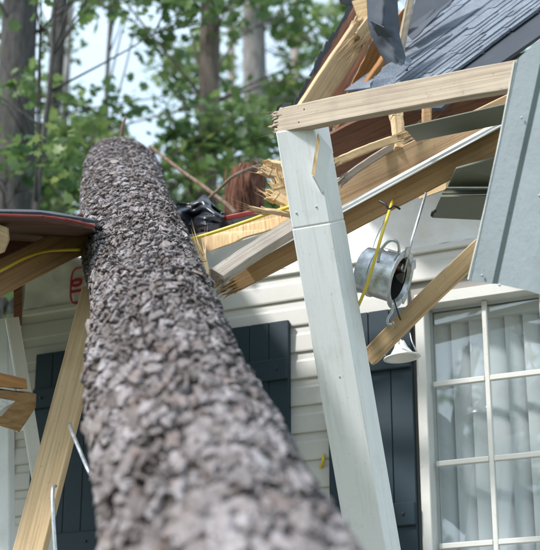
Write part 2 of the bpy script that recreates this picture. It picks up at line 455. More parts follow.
# windows
def window(a, b, z0, z1, cols, rows):
    w_ = mesh('window', *boxgeo(-(b-a)/2-.052, (b-a)/2+.052, -.04, .0, -.03, .045), 'trim', house, frame(W((a+b)/2, .0, z0-.03), T, UP))   # sill
    wallbox('frame', a-.042, a-.002, z0-.03, z1+.05, -.08, .030, 'trim', w_)
    wallbox('frame', b+.002, b+.042, z0-.03, z1+.05, -.08, .030, 'trim', w_)
    wallbox('frame', a-.0015, b+.0015, z1+.002, z1+.05, -.08, .028, 'trim', w_)
    wallbox('frame', a-.0015, b+.0015, z0-.029, z0+.012, -.08, .028, 'trim', w_)
    pw, ph = (b-a)/cols, (z1-z0)/rows; g0 = None; m0 = None
    for i in range(1, cols): wallbox('muntin', a+pw*i-.010, a+pw*i+.010, z0+.013, z1, -.030, -.012, 'trim', w_)
    for j in range(1, rows):
        h = .011
        for i in range(cols):
            wallbox('muntin', a+pw*i+.0105, a+pw*(i+1)-.0105, z0+ph*j-h, z0+ph*j+h, -.029, -.010, 'trim', w_)
    for i in range(cols):
        for j in range(rows):
            c = W(a+pw*(i+.5), -.036, z0+ph*(j+.5))
            if g0 is None: g0 = mesh('pane', *boxgeo(-pw/2+.0005, pw/2-.0005, -ph/2+.0005, ph/2-.0005, -.002, .002, 0), 'glass', w_, frame(c, T, UP))
            else: share(g0, 'pane', w_, frame(c, T, UP))
    # vertical blind
    wallbox('blind_rail', a+.0, b-.0, z1-.045, z1+.0, -.13, -.085, 'blind', w_)
    k = 0; s = a+.03; sl = None
    while s < b-.02:
        ang = math.radians(27+random.uniform(-9, 9)); mw = frame(W(s, -.125, (z0+z1)/2-.04), T, UP) @ Matrix.Rotation(ang, 4, 'Y')
        if sl is None:
            V, F = [], []
            for i in range(7):
                x = -.044+.088*i/6
                for y in (-(z1-z0)/2+.0, (z1-z0)/2): V.append((x, y, .006*math.cos(x/.044*1.5)))
            F = [(2*i, 2*i+2, 2*i+3, 2*i+1) for i in range(6)]
            sl = mesh('blind_slat', V, F, 'blind', w_, mw, True)
        else: share(sl, 'blind_slat', w_, mw)
        s += .074
window(*wins[0], 3, 4); window(*wins[1], 2, 4)
# shutters
def shutter(s0, s1, ztop, zbot):
    r_ = mesh('shutter', *boxgeo(-(s1-s0)/2+.004, (s1-s0)/2-.004, -(ztop-zbot)/2+.004, (ztop-zbot)/2-.004, 0*ZS, .012*ZS, 0), 'navy', house, frame(W((s0+s1)/2, .019, (ztop+zbot)/2), T, UP))
    nb = 4; bw = (s1-s0)/nb
    for i in range(nb): wallbox('shutter_board', s0+bw*i+.0012, s0+bw*(i+1)-.0012, zbot, ztop, .0315, .048, 'navy', r_, .002)
    for zc in (ztop-.21, zbot+.21):
        wallbox('batten', s0+.002, s1-.002, zc-.045, zc+.045, .0485, .064, 'navy', r_, .004)
        for s in (s0+.05, s1-.05):
            q = W(s, .065, zc); v, f = tubegeo([Vector((0, 0, 0)), Vector((0, 0, .004*ZS)), Vector((0, 0, .006*ZS))], [.006, .006, .002], 8)
            mesh('screw', v, f, 'blackwire', r_, frame(q, T, UP))
zr = onwall(417, 309)[1]; zm = onwall(293, 323)[1]; zl = onwall(38, 358)[1]
zb = onwall(417, 516)[1]-.21
shutter(sh_r-sh_w, sh_r, zr, zb); shutter(sh_m-sh_w, sh_m, zm, zb); shutter(sh_l, sh_l+sh_w, zl, zb)
# house wrap bared above the siding
def wrap(s0, s1, z0, z1, seed):
    nx, nz = int((s1-s0)/.02), max(4, int((z1-z0)/.02)); V, F = [], []
    for i in range(nx+1):
        for j in range(nz+1):
            s, z = s0+(s1-s0)*i/nx, z0+(z1-z0)*j/nz
            h = .016+.028*(mnoise.noise(Vector((s*7+z*6, z*3-s*2, seed)))+.5*mnoise.noise(Vector((s*16, z*9, seed+5))))
            V.append((s-s0, z-z0, ZS*max(.002, h)))
    for i in range(nx):
        for j in range(nz): F.append((i*(nz+1)+j, (i+1)*(nz+1)+j, (i+1)*(nz+1)+j+1, i*(nz+1)+j+1))
    return mesh('house_wrap', V, F, 'wrap', house, frame(W(s0, 0, z0), T, UP), True)
sq = onwall(335, 250)[0]
wrap(S_L+.06, sq, Z_SID+.03, Z_W-.01, 1); wrap(sq+.002, S_R, Z_SID+.03, Z_W+.5, 4)
# red print on the wrap, left of the trunk
tc = bpy.data.curves.new('print', 'FONT'); tc.body = '10'; tc.size = .08; tc.extrude = .0012; tc.offset = .0035
to = bpy.data.objects.new('tmp', tc); COL.objects.link(to)
dg = bpy.context.evaluated_depsgraph_get(); me = bpy.data.meshes.new_from_object(to.evaluated_get(dg)); bpy.data.objects.remove(to)
s_, z_ = onwall(84, 290)
me.materials.clear(); me.materials.append(M['red'])
o = bpy.data.objects.new('red_print', me); COL.objects.link(o)
place(o, house, frame(W(s_+.012, .040, z_-.035), T, UP) @ Matrix.Rotation(math.radians(90), 4, 'Z'))
pts = []
for k in range(33):
    a = 2*math.pi*k/32; ca, sa = math.cos(a), math.sin(a)
    pts.append(W(s_+.0+.045*abs(ca)**.6*math.copysign(1, ca), .040, z_+.01+.085*abs(sa)**.6*math.copysign(1, sa)))
tube('print_border', pts, .0048, 'red', house, n=0, seg=5)
# low main roof behind the wall
def rp(s, n_, z): return W(s, n_, z)
rz = Z_W+.02
roof = slab('roof', [rp(S_L-.25, -.02, rz), rp(S_R+.2, -.02, rz), rp(S_R+.2, -3.6, rz+.75), rp(S_L-.25, -3.6, rz+.75)], .05, 'roofdark', house)
slab('roof', [rp(S_L-.25, -3.62, rz+.75), rp(S_R+.2, -3.62, rz+.75), rp(S_R+.2, -6.3, rz+.2), rp(S_L-.25, -6.3, rz+.2)], .05, 'roofdark', house)
# porch deck
V, F = boxgeo(S_L-.1, S_R, .0, FLOOR-.03, .03*ZS, 1.75*ZS, .01)
deck = tag(mesh('porch_deck', V, F, 'grey_wood', None, WALLF), 'grey wooden porch deck below the house front', 'deck')
nb = 12
for i in range(nb):
    wv = 1.72/nb
    v, f = boxgeo(S_L-.1, S_R, -.012, .012, -wv/2+.003, wv/2-.003, .003)
    mesh('deck_board', v, f, 'grey_wood', deck, frame(W(0, .03+wv*(i+.5), FLOOR-.017), T, UP))

# ------------------------------------------------------------------ fallen pine
def build_trunk():
    # survey of the trunk: height in the picture, left and right flank; depth falls off along the straight lean
    rows = [(600, 104, 384), (560, 96, 358), (520, 90, 333), (460, 85, 300), (400, 79, 262), (340, 83, 237), (300, 89, 217), (260, 79, 199), (230, 77, 184), (205, 77, 172), (180, 79, 165)]
    kp, kr = [], []
    for (yy, xl, xr) in rows:
        dep = 1/(.370-.000706*(520-yy)); kp.append(P((xl+xr)/2, yy, dep)); kr.append((xr-xl)/2*.965*dep/FPX-.010)
    d0 = (kp[1]-kp[0]).normalized(); base = kp[0]-d0*(kp[0].z+.25)/d0.z
    nb_ = max(1, int((kp[0]-base).length/.25)); pre = [base.lerp(kp[0], i/nb_) for i in range(nb_)]
    kp = pre+kp; kr = [kr[0]]*nb_+kr
    dense = smoothpath(kp, 4000); cum = [0]
    for p, q in zip(dense, dense[1:]): cum.append(cum[-1]+(q-p).length)
    L1 = cum[-1]; step = .004
    s_f = float(cum[np.argmin([abs((q-CAM).dot(VIEW)-3.3) for q in dense])])
    Sg = np.concatenate([np.arange(0, s_f, .0075), np.arange(s_f, L1, step)]); DA = np.array([tuple(q) for q in dense]); cum = np.array(cum)
    CA = np.stack([np.interp(Sg, cum, DA[:, k]) for k in range(3)], 1)
    for _ in range(60): CA[1:-1] = (CA[:-2]+CA[2:]+2*CA[1:-1])/4
    RA = np.interp(np.interp(Sg, cum, np.linspace(0, len(kp)-1, len(dense))), np.arange(len(kp)), kr)
    kk = np.ones(61)/61; RA = np.convolve(np.pad(RA, 30, 'edge'), kk, 'valid')
    DD = np.gradient(CA, axis=0)+1e-12; DD /= np.linalg.norm(DD, axis=1)[:, None]
    d = Vector(DD[-60]); pts = [(float(Sg[i]), Vector(CA[i]), Vector(DD[i])) for i in range(len(Sg)-2)]; rad_ = list(RA[:len(Sg)-2])
    s = pts[-1][0]; p = pts[-1][1].copy()
    while s < L1+4.2:                      # beyond the eave it sags over the roof
        k = min(1, (s-L1+.05)/1.5); el = math.asin(d.z); e2 = el-(el-math.radians(1))*(k*k*(3-2*k))
        h = Vector((d.x, d.y, 0)).normalized(); dirv = h*math.cos(e2)+UP*math.sin(e2)
        st = step if s < L1+1.2 else step*2.5
        p = p+dirv*st; s += st; pts.append((s, p.copy(), dirv.copy())); rad_.append(rad_[-1]*(.99995))
    side = d.cross(UP).normalized()
    nr = len(pts); na = 320
    S = np.array([q[0] for q in pts]); C = np.array([tuple(q[1]) for q in pts]); D = np.array([tuple(q[2]) for q in pts])
    SD = np.cross(D, np.array([0, 0, 1.])); SD /= np.linalg.norm(SD, axis=1)[:, None]; UPN = np.cross(SD, D)
    R = np.array(rad_)
    ang = np.concatenate([np.linspace(-.3, np.pi+.3, 244, endpoint=False), np.linspace(np.pi+.3, 2*np.pi-.3, na-244, endpoint=False)])
    AA, SS = np.meshgrid(ang, S)
    per = 2*np.pi*.205
    U = AA/(2*np.pi)*per; Vv = SS.copy()
    def vor(U, Vv, cu, cv, seed, warp=.35):
        nu = max(1, round(per/cu)); cu = per/nu
        a = U/cu; b = Vv/cv
        ww = np.sin(a*2.1+b*1.3+seed)*.5+np.sin(b*2.7-a*1.1+seed*2)*.5
        b = b+warp*ww*.6
        ia, ib = np.floor(a).astype(int), np.floor(b).astype(int)
        f1 = np.full(a.shape, 9.); f2 = np.full(a.shape, 9.); idr = np.zeros(a.shape); du = np.zeros(a.shape); dv = np.zeros(a.shape)
        def hsh(i, j, k):
            x = np.sin((i % nu)*127.1+j*311.7+k*74.7+seed*19.3)*43758.5453; return x-np.floor(x)
        for di in (-1, 0, 1):
            for dj in (-1, 0, 1):
                i, j = ia+di, ib+dj
                px_, py_ = i+hsh(i, j, 1)*.9, j+hsh(i, j, 2)*.9
                dd = np.maximum(np.abs(a-px_)*1.0, 0)**1.6+np.abs(b-py_)**1.6
                m = dd < f1
                f2 = np.where(m, f1, np.minimum(f2, dd)); 
                idr = np.where(m, hsh(i, j, 3), idr); du = np.where(m, a-px_, du); dv = np.where(m, b-py_, dv)
                f1 = np.where(m, dd, f1)
        return f1, f2-f1, idr, du, dv
    w1 = .007*np.sin(U*4*2*np.pi/per*3+Vv*31)+.005*np.sin(Vv*67+1.3); w2 = .014*np.sin(Vv*29+2*np.pi*U/per*7+.7)+.010*np.sin(2*np.pi*U/per*17-Vv*19)
    def vno(cu, cv, seed):
        n_u = max(1, round(per/cu)); a = U/(per/n_u); b = Vv/cv; ia, ib = np.floor(a).astype(int), np.floor(b).astype(int)
        fa, fb_ = a-ia, b-ib; fa = fa*fa*(3-2*fa); fb_ = fb_*fb_*(3-2*fb_)
        def h(i, j):
            x = np.sin((i % n_u)*157.31+j*271.9+seed*33.7)*43758.5453; return x-np.floor(x)
        return (h(ia, ib)*(1-fa)+h(ia+1, ib)*fa)*(1-fb_)+(h(ia, ib+1)*(1-fa)+h(ia+1, ib+1)*fa)*fb_
    def fbm(cu, cv, seed, o=3):
        return sum((vno(cu/2**k, cv/2**k, seed+k)-.5)/2**k for k in range(o))
    WU = .026*fbm(.05, .12, 1)+.010*fbm(.016, .03, 11); WV = .085*fbm(.045, .10, 2)+.030*fbm(.014, .03, 12)
    _, e1, r1, du1, dv1 = vor((U+WU) % per, Vv+WV, .037, .112, 1.7, 0)
    _, e4, r4, du4, dv4 = vor((U+WU*1.3) % per, Vv+WV*1.4, .020, .055, 3.3, 0)
    _, e3, r3, du3, dv3 = vor((U+WU*1.5) % per, Vv+WV, .10, .34, 9.4, 0)
    r2 = vno(.012, .03, 8)
    ss = lambda x, a, b: (lambda t: t*t*(3-2*t))(np.clip((x-a)/(b-a), 0, 1))
    str1 = np.clip(.25+1.6*(fbm(.07, .16, 21)+.35), 0, 1.2); str4 = np.clip(2.2*(fbm(.06, .12, 31)+.15), 0, 1)
    H = -(1-ss(e1, .10, .22))*.015*str1-(1-ss(e4, .08, .20))*.0075*str4-(1-ss(e3, .03, .09))*.006
    H += .0035*(r1-.5)+np.where(r4 > .5, .0030, 0)*ss(e4, .06, .12)+.0022*fbm(.02, .06, 41)+.0008*fbm(.008, .02, 51, 2)
    H += -dv1*.006*(.3+r1)+du1*.004*(r3-.5)
    for (a_, b_, g_, h_) in ((23, 61, .4, .0010), (41, 113, 1.9, .0008), (67, 187, 3.1, .0007)):
        H += h_*np.sin(2*np.pi*U/per*a_+Vv*b_*.7+3*np.sin(Vv*b_*.31+g_))*np.sin(Vv*b_+2*np.sin(2*np.pi*U/per*a_*.5+g_))
    # a knot scar on the right flank and a swelling
    def bumpat(a0, s0, wa, ws, h): return h*np.exp(-((((AA-a0+np.pi) % (2*np.pi))-np.pi)/wa)**2-((SS-s0)/ws)**2)
    RR = R[:, None]*(1+.025*np.sin(AA*3+SS*.8))+H-.001
    DEP = (C-np.array(tuple(CAM)))@np.array(tuple(VIEW))
    for a0, dep, wa, ws, h in KNOTS: RR = RR+bumpat(a0, float(S[np.argmin(abs(DEP-dep))]), wa, ws, h)
    X = C[:, None, :]+(SD[:, None, :]*np.cos(AA)[..., None]+UPN[:, None, :]*np.sin(AA)[..., None])*RR[..., None]
    X = X-D[:, None, :]*((H+.012)*1.5)[..., None]      # plate tips lift and curl towards the butt end
    verts = X.reshape(-1, 3)
    i = np.arange(nr-1)[:, None]; k = np.arange(na)[None, :]; k2 = (k+1) % na
    F = np.stack([i*na+k, i*na+k2, (i+1)*na+k2, (i+1)*na+k], -1).reshape(-1, 4)
    org = Vector(base); org.z = 0
    verts = verts-np.array(tuple(org))
    me = bpy.data.meshes.new('trunk'); me.vertices.add(len(verts)); me.vertices.foreach_set('co', verts.astype(np.float32).ravel())
    me.loops.add(F.size); me.loops.foreach_set('vertex_index', F.astype(np.int32).ravel())
    me.polygons.add(len(F)); me.polygons.foreach_set('loop_start', np.arange(0, F.size, 4, dtype=np.int32)); me.polygons.foreach_set('loop_total', np.full(len(F), 4, dtype=np.int32))
    me.update(calc_edges=True); me.validate()
    at = me.attributes.new('plate', 'FLOAT', 'POINT'); pl = (.38*r1+.27*r2+.35*r4)
    pl = np.clip((pl-.5)*1.15+.45, 0, 1); at.data.foreach_set('value', pl.astype(np.float32).ravel())
    me.materials.append(M['bark'])
    root = empty('fallen_pine_tree', org, 'thick fallen pine trunk with scaly grey bark lying across the porch roof', 'tree')
    o = bpy.data.objects.new('trunk', me); COL.objects.link(o); place(o, root, Matrix.Translation(org))
    def surf(s0, a0, off=0):
        i = int(np.argmin(abs(S-s0))); c = Vector(C[i]); return c+(Vector(SD[i])*math.cos(a0)+Vector(UPN[i])*math.sin(a0))*(R[i]+off), Vector(D[i])
    return root, surf, L1
KNOTS = [(-.05, 3.72, .22, .07, .045), (2.2, 4.3, .3, .1, .012)]
pine, psurf, PL = build_trunk()
q, dq = psurf(PL+.55, math.pi/2)
tube('branch_stub', [q-Vector((0, 0, .05)), q+Vector((.0, -.02, .05)), q+Vector((.02, -.03, .12))], [.014, .006], 'twig', pine, n=6)
# loose bark flakes lifting off the flanks
fl0 = None
for k in range(46):
    s0 = random.uniform(PL*.28, PL*.98); a0 = random.choice([random.uniform(-.5, .25), random.uniform(2.9, 3.5), random.uniform(0, 3.1)])
    q, dq = psurf(s0, a0, .002); c = psurf(s0, a0, 1)[0]-q; c.normalize()
    mw = frame(q, dq, dq.cross(c)) @ Matrix.Rotation(random.uniform(-.5, .5), 4, 'Y') @ Matrix.Rotation(random.uniform(-.6, .6), 4, 'Z')
    if fl0 is None:
        V = [(-.026, -.010, 0), (-.008, -.018, .004), (.022, -.012, .002), (.030, .004, .006), (.006, .016, .003), (-.022, .010, .001)]
        V = [Vector(v) for v in V]+[Vector(v)-Vector((0, 0, .005)) for v in V]
        F = [(0, 1, 2, 3, 4, 5), (11, 10, 9, 8, 7, 6)]+[(i, 6+i, 6+(i+1) % 6, (i+1) % 6) for i in range(6)]
        fl0 = mesh('bark_flake', V, F, 'flake', pine, mw)
    else: share(fl0, 'bark_flake', pine, mw)

# ------------------------------------------------------------------ white porch post knocked out of plumb
pt, pb = P(302, 128, 5.10), P(374, 548, 5.17)
dz = (pt-pb).normalized(); pb = pb+dz*((FLOOR+.012-pb.z)/dz.z)
post = empty('porch_post', pb, 'square white painted porch post leaning out of plumb under the broken board', 'post')
PW = .142
yax = (T-dz*T.dot(dz)).normalized()
mwp = frame(pb, dz, yax)              # local x up the post, y along the wall, z = x cross y
zl_ = mwp.col[2].xyz
sgn = 1 if zl_.dot(N) > 0 else -1     # side that faces out from the house
PLn = (pt-pb).length
seam = PLn*(1-.128)
v, f = boxgeo(0, seam-.0010, -PW/2, PW/2, -PW/2, PW/2, .004); mesh('shaft', v, f, 'post', post, mwp)
v, f = boxgeo(seam+.0010, PLn, -PW/2+.001, PW/2-.001, -PW/2+.001, PW/2-.001, .004); mesh('cap_block', v, f, 'post', post, mwp)
v, f = boxgeo(seam-.004, seam+.004, -PW/2+.003, PW/2-.003, -PW/2+.003, PW/2-.003, 0); mesh('seam', v, f, 'trim', post, mwp)
v, f = boxgeo(PLn-.10, PLn+.012, -PW/2+.008, PW/2-.002, -PW/2*sgn, (-PW/2+.03)*sgn, .002); mesh('top_plate', v, f, 'post', post, mwp)
for (x_, y_) in ((seam+.05, -.045), (seam+.06, .03), (seam-.52, .01)):
    v, f = tubegeo([Vector((0, 0, -.002)), Vector((0, 0, .001)), Vector((0, 0, .0016))], [.0035, .0035, .002], 8)
    if sgn < 0: v = [Vector((q.x, q.y, -q.z)) for q in v]
    mesh('nail_head', v, f, 'galv', post, mwp @ Matrix.Translation((x_, y_, sgn*PW/2)))
# split sliver of trim peeling from the corner
q0, q1 = P(322, 141, 4.99), P(316, 190, 4.99)
wdg = slab('peeling_trim', [P(318, 134, 5.0), P(331, 150, 5.03), P(322, 193, 5.02), P(313, 176, 4.985)], .010, 'white', post, seed=3)
slab('torn_edge', [P(317.5, 133, 4.99), P(320, 140, 4.988), P(314.5, 178, 4.972), P(311.5, 174, 4.975)], .006, 'splinter', post)

# ------------------------------------------------------------------ boards and broken framing right of the post
rbd = board('roof_board', P(282, 122, 5.10), P(545, 71, 4.35), .089, .038, 'weathered', roll=-14, e0='split', label='long weathered board with splintered end lying across the white post top', cat='board', spl=.07)
def nails(b_, spots):
    for (x, y, rr_) in spots:
        h = max(v.co.z for v in b_.data.vertices); sg_ = -1 if WM[b_.name].col[2].xyz.dot(VIEW) > 0 else 1
        v, f = tubegeo([Vector((0, 0, -.004)), Vector((0, 0, .0012)), Vector((0, 0, .0018))], [rr_, rr_, rr_*.6], 8)
        if sg_ < 0: v = [Vector((q.x, q.y, -q.z)) for q in v]
        mesh('nail_head', v, f, 'blackwire', b_, WM[b_.name] @ Matrix.Translation((x, y, sg_*(.019))))
nails(rbd, [(.62, .012, .0045), (.10, -.02, .003), (.12, .022, .003), (.80, -.015, .003)])
def beyond(p, q, k): return p+(q-p)*k
def to_floor(top, low): return low+(low-top)*((FLOOR+.004-low.z)/(low.z-top.z))
hb = empty('header_beam', P(330, 220, 5.5), 'broken porch header beam with white metal strip running behind the white post', 'beam')
board('front_ply', P(236, 279, 5.80), beyond(P(236, 279, 5.80), P(530, 124, 5.10), 1.55), .095, .038, 'pine_dk', e0='split', parent=hb, spl=.2)
board('back_ply', P(322, 203, 5.62), beyond(P(322, 203, 5.62), P(530, 103, 5.14), 1.75), .115, .038, 'pine_lt', e0='split', parent=hb, spl=.12)
board('metal_strip', P(243, 264, 5.74), beyond(P(243, 264, 5.74), P(530, 108.5, 5.06), 1.55), .020, .045, 'fascia_lt', parent=hb, roll=8)
board('strip_lip', P(243, 267, 5.71), beyond(P(243, 267, 5.71), P(530, 111.5, 5.03), 1.55), .006, .006, 'white', parent=hb)
board('broken_lath', P(336, 162, 5.42), P(398, 138, 5.35), .030, .018, 'pine', e0='split', e1='split', label='thin pale splintered lath jutting right of the post above the header', cat='board')
board('broken_lath', P(345, 178, 5.45), P(404, 140, 5.40), .028, .016, 'grey_wood', e0='split', e1='split', label='grey splintered lath slanting up to the short stud', cat='board')
board('short_stud', P(399, 150, 5.40), P(396, 114, 5.48), .040, .038, 'pine', e1='split', label='short vertical stud stub under the long weathered board', cat='stud', roll=15)
board('short_stud', P(428, 132, 5.35), P(427, 106, 5.4), .034, .03, 'pine_dk', label='small stud end beside the olive metal flap', cat='stud')
slab('metal_flap', [P(404, 127, 5.10), P(509, 103, 4.74), P(511, 122, 4.90), P(416, 141, 5.24)], .004, 'olive', label='bent olive grey metal flap between long board and header beam', cat='metal flap')
# soffit panels
sf = empty('soffit_panel', P(460, 200, 5.5), 'loose olive vinyl soffit panels hanging behind the grey fascia sheet', 'soffit')
for k, (a, b, c, d) in enumerate([((456, 168), (520, 150), (520, 186), (448, 186)), ((446, 189), (520, 187.5), (520, 193), (442, 194)), ((441, 196), (520, 195), (520, 221), (432, 217))]):
    slab('panel', [P(*a, [5.02, 5.30, 5.22][k]), P(*b, [4.88, 5.12, 5.06][k]), P(*c, [5.10, 5.08, 5.34][k]), P(*d, [5.28, 5.25, 5.50][k])], .006, 'olive', sf)
tube('panel_hook', [P(432, 216, 5.28), P(433, 212, 5.27), P(436, 211, 5.27)], .006, 'blackwire', sf, n=6)
slab('ceiling_board', [P(420, 192, 5.75), P(447, 182, 5.65), P(447, 189, 5.65), P(420, 199, 5.75)], .012, 'pine', label='small bare wood scrap above the metal rod', cat='board')
# wedge of dirt and needles caught above the header
for k in range(14):
    x, y = 340+random.random()*26, 158+random.random()*18
    pass
# diagonal brace
board('fallen_brace', P(370, 357, 5.35), P(484, 245, 4.95), .062, .038, 'pine', roll=-18, label='diagonal bare two by four across the top of the window', cat='board')
# hanging grey fascia sheet (folded profile)
def fascia_sheet():
    e0, e1 = P(470, 281, 4.42), P(517, 60, 4.30); ax = (e1-e0); L = ax.length; ax.normalize()
    acr = (P(545, 298, 4.22)-e0); acr = (acr-ax*acr.dot(ax)).normalized(); mw = frame(e0, ax, acr); zz = mw.col[2].xyz
    fs_ = -1 if zz.dot(VIEW) > 0 else 1      # + = towards camera
    prof = [(.004, -.016), (.0, -.008), (.0, .003), (.004, .004), (.008, .002), (.085, .003), (.092, -.008), (.098, -.010), (.102, -.004), (.22, .010), (.34, .02), (.345, -.03)]
    V, F = [], []; k = len(prof); ns = 12
    for i in range(ns+1):
        for (u, h) in prof:
            top = L+max(0, min(.10, u*1.05)) ; bot = .010*math.sin(u*9)+u*.10
            x = bot+(top-bot)*i/ns
            V.append((x, u, fs_*(h+.0012*math.sin(i*.45+u*8)*(.3+i/ns))))
    for i in range(ns):
        for j in range(k-1): F.append((i*k+j, (i+1)*k+j, (i+1)*k+j+1, i*k+j+1))
    o = mesh('fascia_sheet', V, F, 'fascia', None, mw)
    so_ = o.modifiers.new('t', 'SOLIDIFY'); so_.thickness = .0025
    tag(o, 'folded grey blue metal fascia sheet hanging at the right edge', 'fascia')
    rim = boardgeo(L-.01, .0055, .004, seed=5); r = mesh('rim', *rim, 'trim', o, mw @ Matrix.Translation((0.004, -.003, fs_*.006)))  # pale strip painting the highlight along the sheet's left edge
    for (u, x) in ((.05, .03), (.12, .02), (.07, .5), (.19, .3)):
        v, f = tubegeo([Vector((0, 0, 0)), Vector((0, 0, .003*fs_)), Vector((0, 0, .005*fs_))], [.004, .004, .0015], 8)
        mesh('nail_head', v, f, 'galv', o, mw @ Matrix.Translation((x, u, fs_*.012)))
fascia_sheet()

# ------------------------------------------------------------------ torn porch roof fragment, upper right
rf = empty('porch_roof_fragment', P(400, 60, 6.2), 'torn upended porch roof fragment with dark shingles and bare sheathing', 'roof')
slab('sheathing', [P(290, 118, 6.45), P(353, 8, 6.55), P(372, -12, 6.55), P(372, 40, 6.5), P(338, 112, 6.45), P(322, 150, 6.42), P(300, 160, 6.42)], .015, 'red_ply', rf, ragged=.004, seed=4)
slab('sheathing', [P(322, 150, 6.5), P(338, 111, 6.42), P(374, 38, 6.30), P(404, 8, 6.3), P(402, 100, 6.42), P(398, 140, 6.47), P(345, 168, 6.52)], .013, 'orange_ply', rf, ragged=.003, seed=6)
slab('sheathing', [P(325, 135, 5.95), P(420, 90, 5.8), P(520, 62, 5.6), P(520, 118, 5.95), P(410, 160, 6.15), P(335, 185, 6.28)], .013, 'red_ply', rf, ragged=.003, seed=8)
board('rafter', P(297, 128, 6.15), P(362, 30, 6.32), .098, .038, 'pine', roll=18, e1='split', parent=rf, spl=.06)
board('rafter', P(337, 130, 6.2), P(392, 48, 6.18), .03, .038, 'orange_ply', roll=25, parent=rf)
board('rafter', P(360, 38, 6.2), P(407, -20, 6.2), .06, .038, 'pine', roll=5, e0='split', parent=rf)
board('rafter', P(398, 70, 6.15), P(412, -8, 6.2), .03, .03, 'weathered', roll=5, parent=rf)
slab('torn_wood', [P(352, 2, 6.45), P(372, -4, 6.45), P(373, 26, 6.42), P(358, 24, 6.42)], .02, 'splinter', rf, ragged=.006, seed=3)
# ragged shingle edge along the rake, seen from below
for k in range(13):
    u = k/12; x, y = 286+u*68, 113-u*112; dd = 6.40+u*.36; j = random.uniform(-3, 2.5)
    slab('shingle', [P(x-3+j, y+9, dd), P(x+4+j+random.uniform(-2, 1), y-6, dd+.02), P(x+17, y-2, dd+.03), P(x+10, y+12, dd+.01)], .007, 'roofdark', rf, ragged=.006, seed=k+20)
slab('shingle', [P(272, 124, 6.3), P(277, 107, 6.32), P(292, 103, 6.34), P(290, 120, 6.3)], .008, 'roofdark', rf, ragged=.01, seed=44)
slab('shingle', [P(340, 3, 6.5), P(337, -8, 6.5), P(362, -12, 6.5), P(356, 5, 6.5)], .008, 'roofdark', rf, ragged=.008, seed=45)
# shingled deck facing the camera
a0 = P(372, 92, 5.95); ux = (P(548, -22, 6.35)-P(386, 96, 5.85)).normalized(); vy = (P(420, 25, 6.55)-P(392, 95, 5.85)); vy = (vy-ux*vy.dot(ux)).normalized()
dk = frame(P(378, 100, 5.9), ux, vy); zf = -1 if dk.col[2].xyz.dot(VIEW) > 0 else 1
DKI = dk.inverted()
def todeck(x, y):
    r = P(x, y, 1)-CAM; nn = dk.col[2].xyz; k = (dk.col[3].xyz-CAM).dot(nn)/r.dot(nn); return (DKI @ (CAM+r*k)).xy
dkp = [todeck(*q) for q in ((372, 92), (371, 85), (386, 66), (470, -10), (570, -60), (600, -10), (470, 80), (440, 105), (380, 105))]
v = [Vector((p.x, p.y, -zf*.012)) for p in dkp]; n = len(v)
v = v+[p-Vector((0, 0, zf*.013)) for p in v]
mesh('roof_deck', v, [tuple(range(n)), tuple(reversed(range(n, 2*n)))]+[(i, n+i, n+(i+1) % n, (i+1) % n) for i in range(n)], 'flapm', rf, dk)
vmax = todeck(432, 12).y; v0 = todeck(428, 92).y
cour = [0, .026, .05, .078, .102, .13, .156, .182, .215, .25, .29, .40, .445, .5, .56, .63, .71]
cour = [v0+(vmax-v0)*c/.56 for c in cour]
lefts = []
def left_at(vv):
    # torn left boundary of the deck in deck space
    pts_ = [todeck(384, 104), todeck(372, 92), todeck(371, 85), todeck(386, 66), todeck(470, -10)]
    for p, q in zip(pts_, pts_[1:]):
        if (p.y-vv)*(q.y-vv) <= 0 and p.y != q.y: return p.x+(q.x-p.x)*(vv-p.y)/(q.y-p.y)
    return pts_[0].x if vv < pts_[0].y else pts_[-1].x
for i, cv in enumerate(cour[:-1]):
    top = cour[i+1]+.05; lx = left_at(cv)+random.uniform(0, .03); x = lx; Lr = 1.3
    ty = random.uniform(-.006, .006)
    th = .005; x = lx-random.uniform(0, .2)
    while x < Lr:
        wl = random.uniform(.15, .21); xa, xb = max(x, lx)+.0015, min(x+wl, Lr)-.0015; x += wl
        if xb-xa < .02: continue
        V, F = [], []; ns = 6; lift = .004+.006*random.random(); sk = random.uniform(-.004, .004); dy = random.uniform(-.003, .003)
        for q in range(ns+1):
            xx = xa+(xb-xa)*q/ns; fan = 1+.10*(xx-.3); jag = random.uniform(-.0012, .0012)+dy+sk*q/ns
            yb = v0+(cv-v0)*fan+jag; yt = v0+(top-v0)*fan
            for (yy, hh) in ((yb, lift+th), (yt, .004), (yt, -.004), (yb, lift*.2-.002)): V.append((xx, yy, zf*(hh-.004)))
        for q in range(ns):
            for e in range(4): F.append((q*4+e, (q+1)*4+e, (q+1)*4+(e+1) % 4, q*4+(e+1) % 4))
        F += [(0, 1, 2, 3), tuple(reversed(range(ns*4, ns*4+4)))]
        mesh('shingle', V, F, 'shingle', rf, dk)
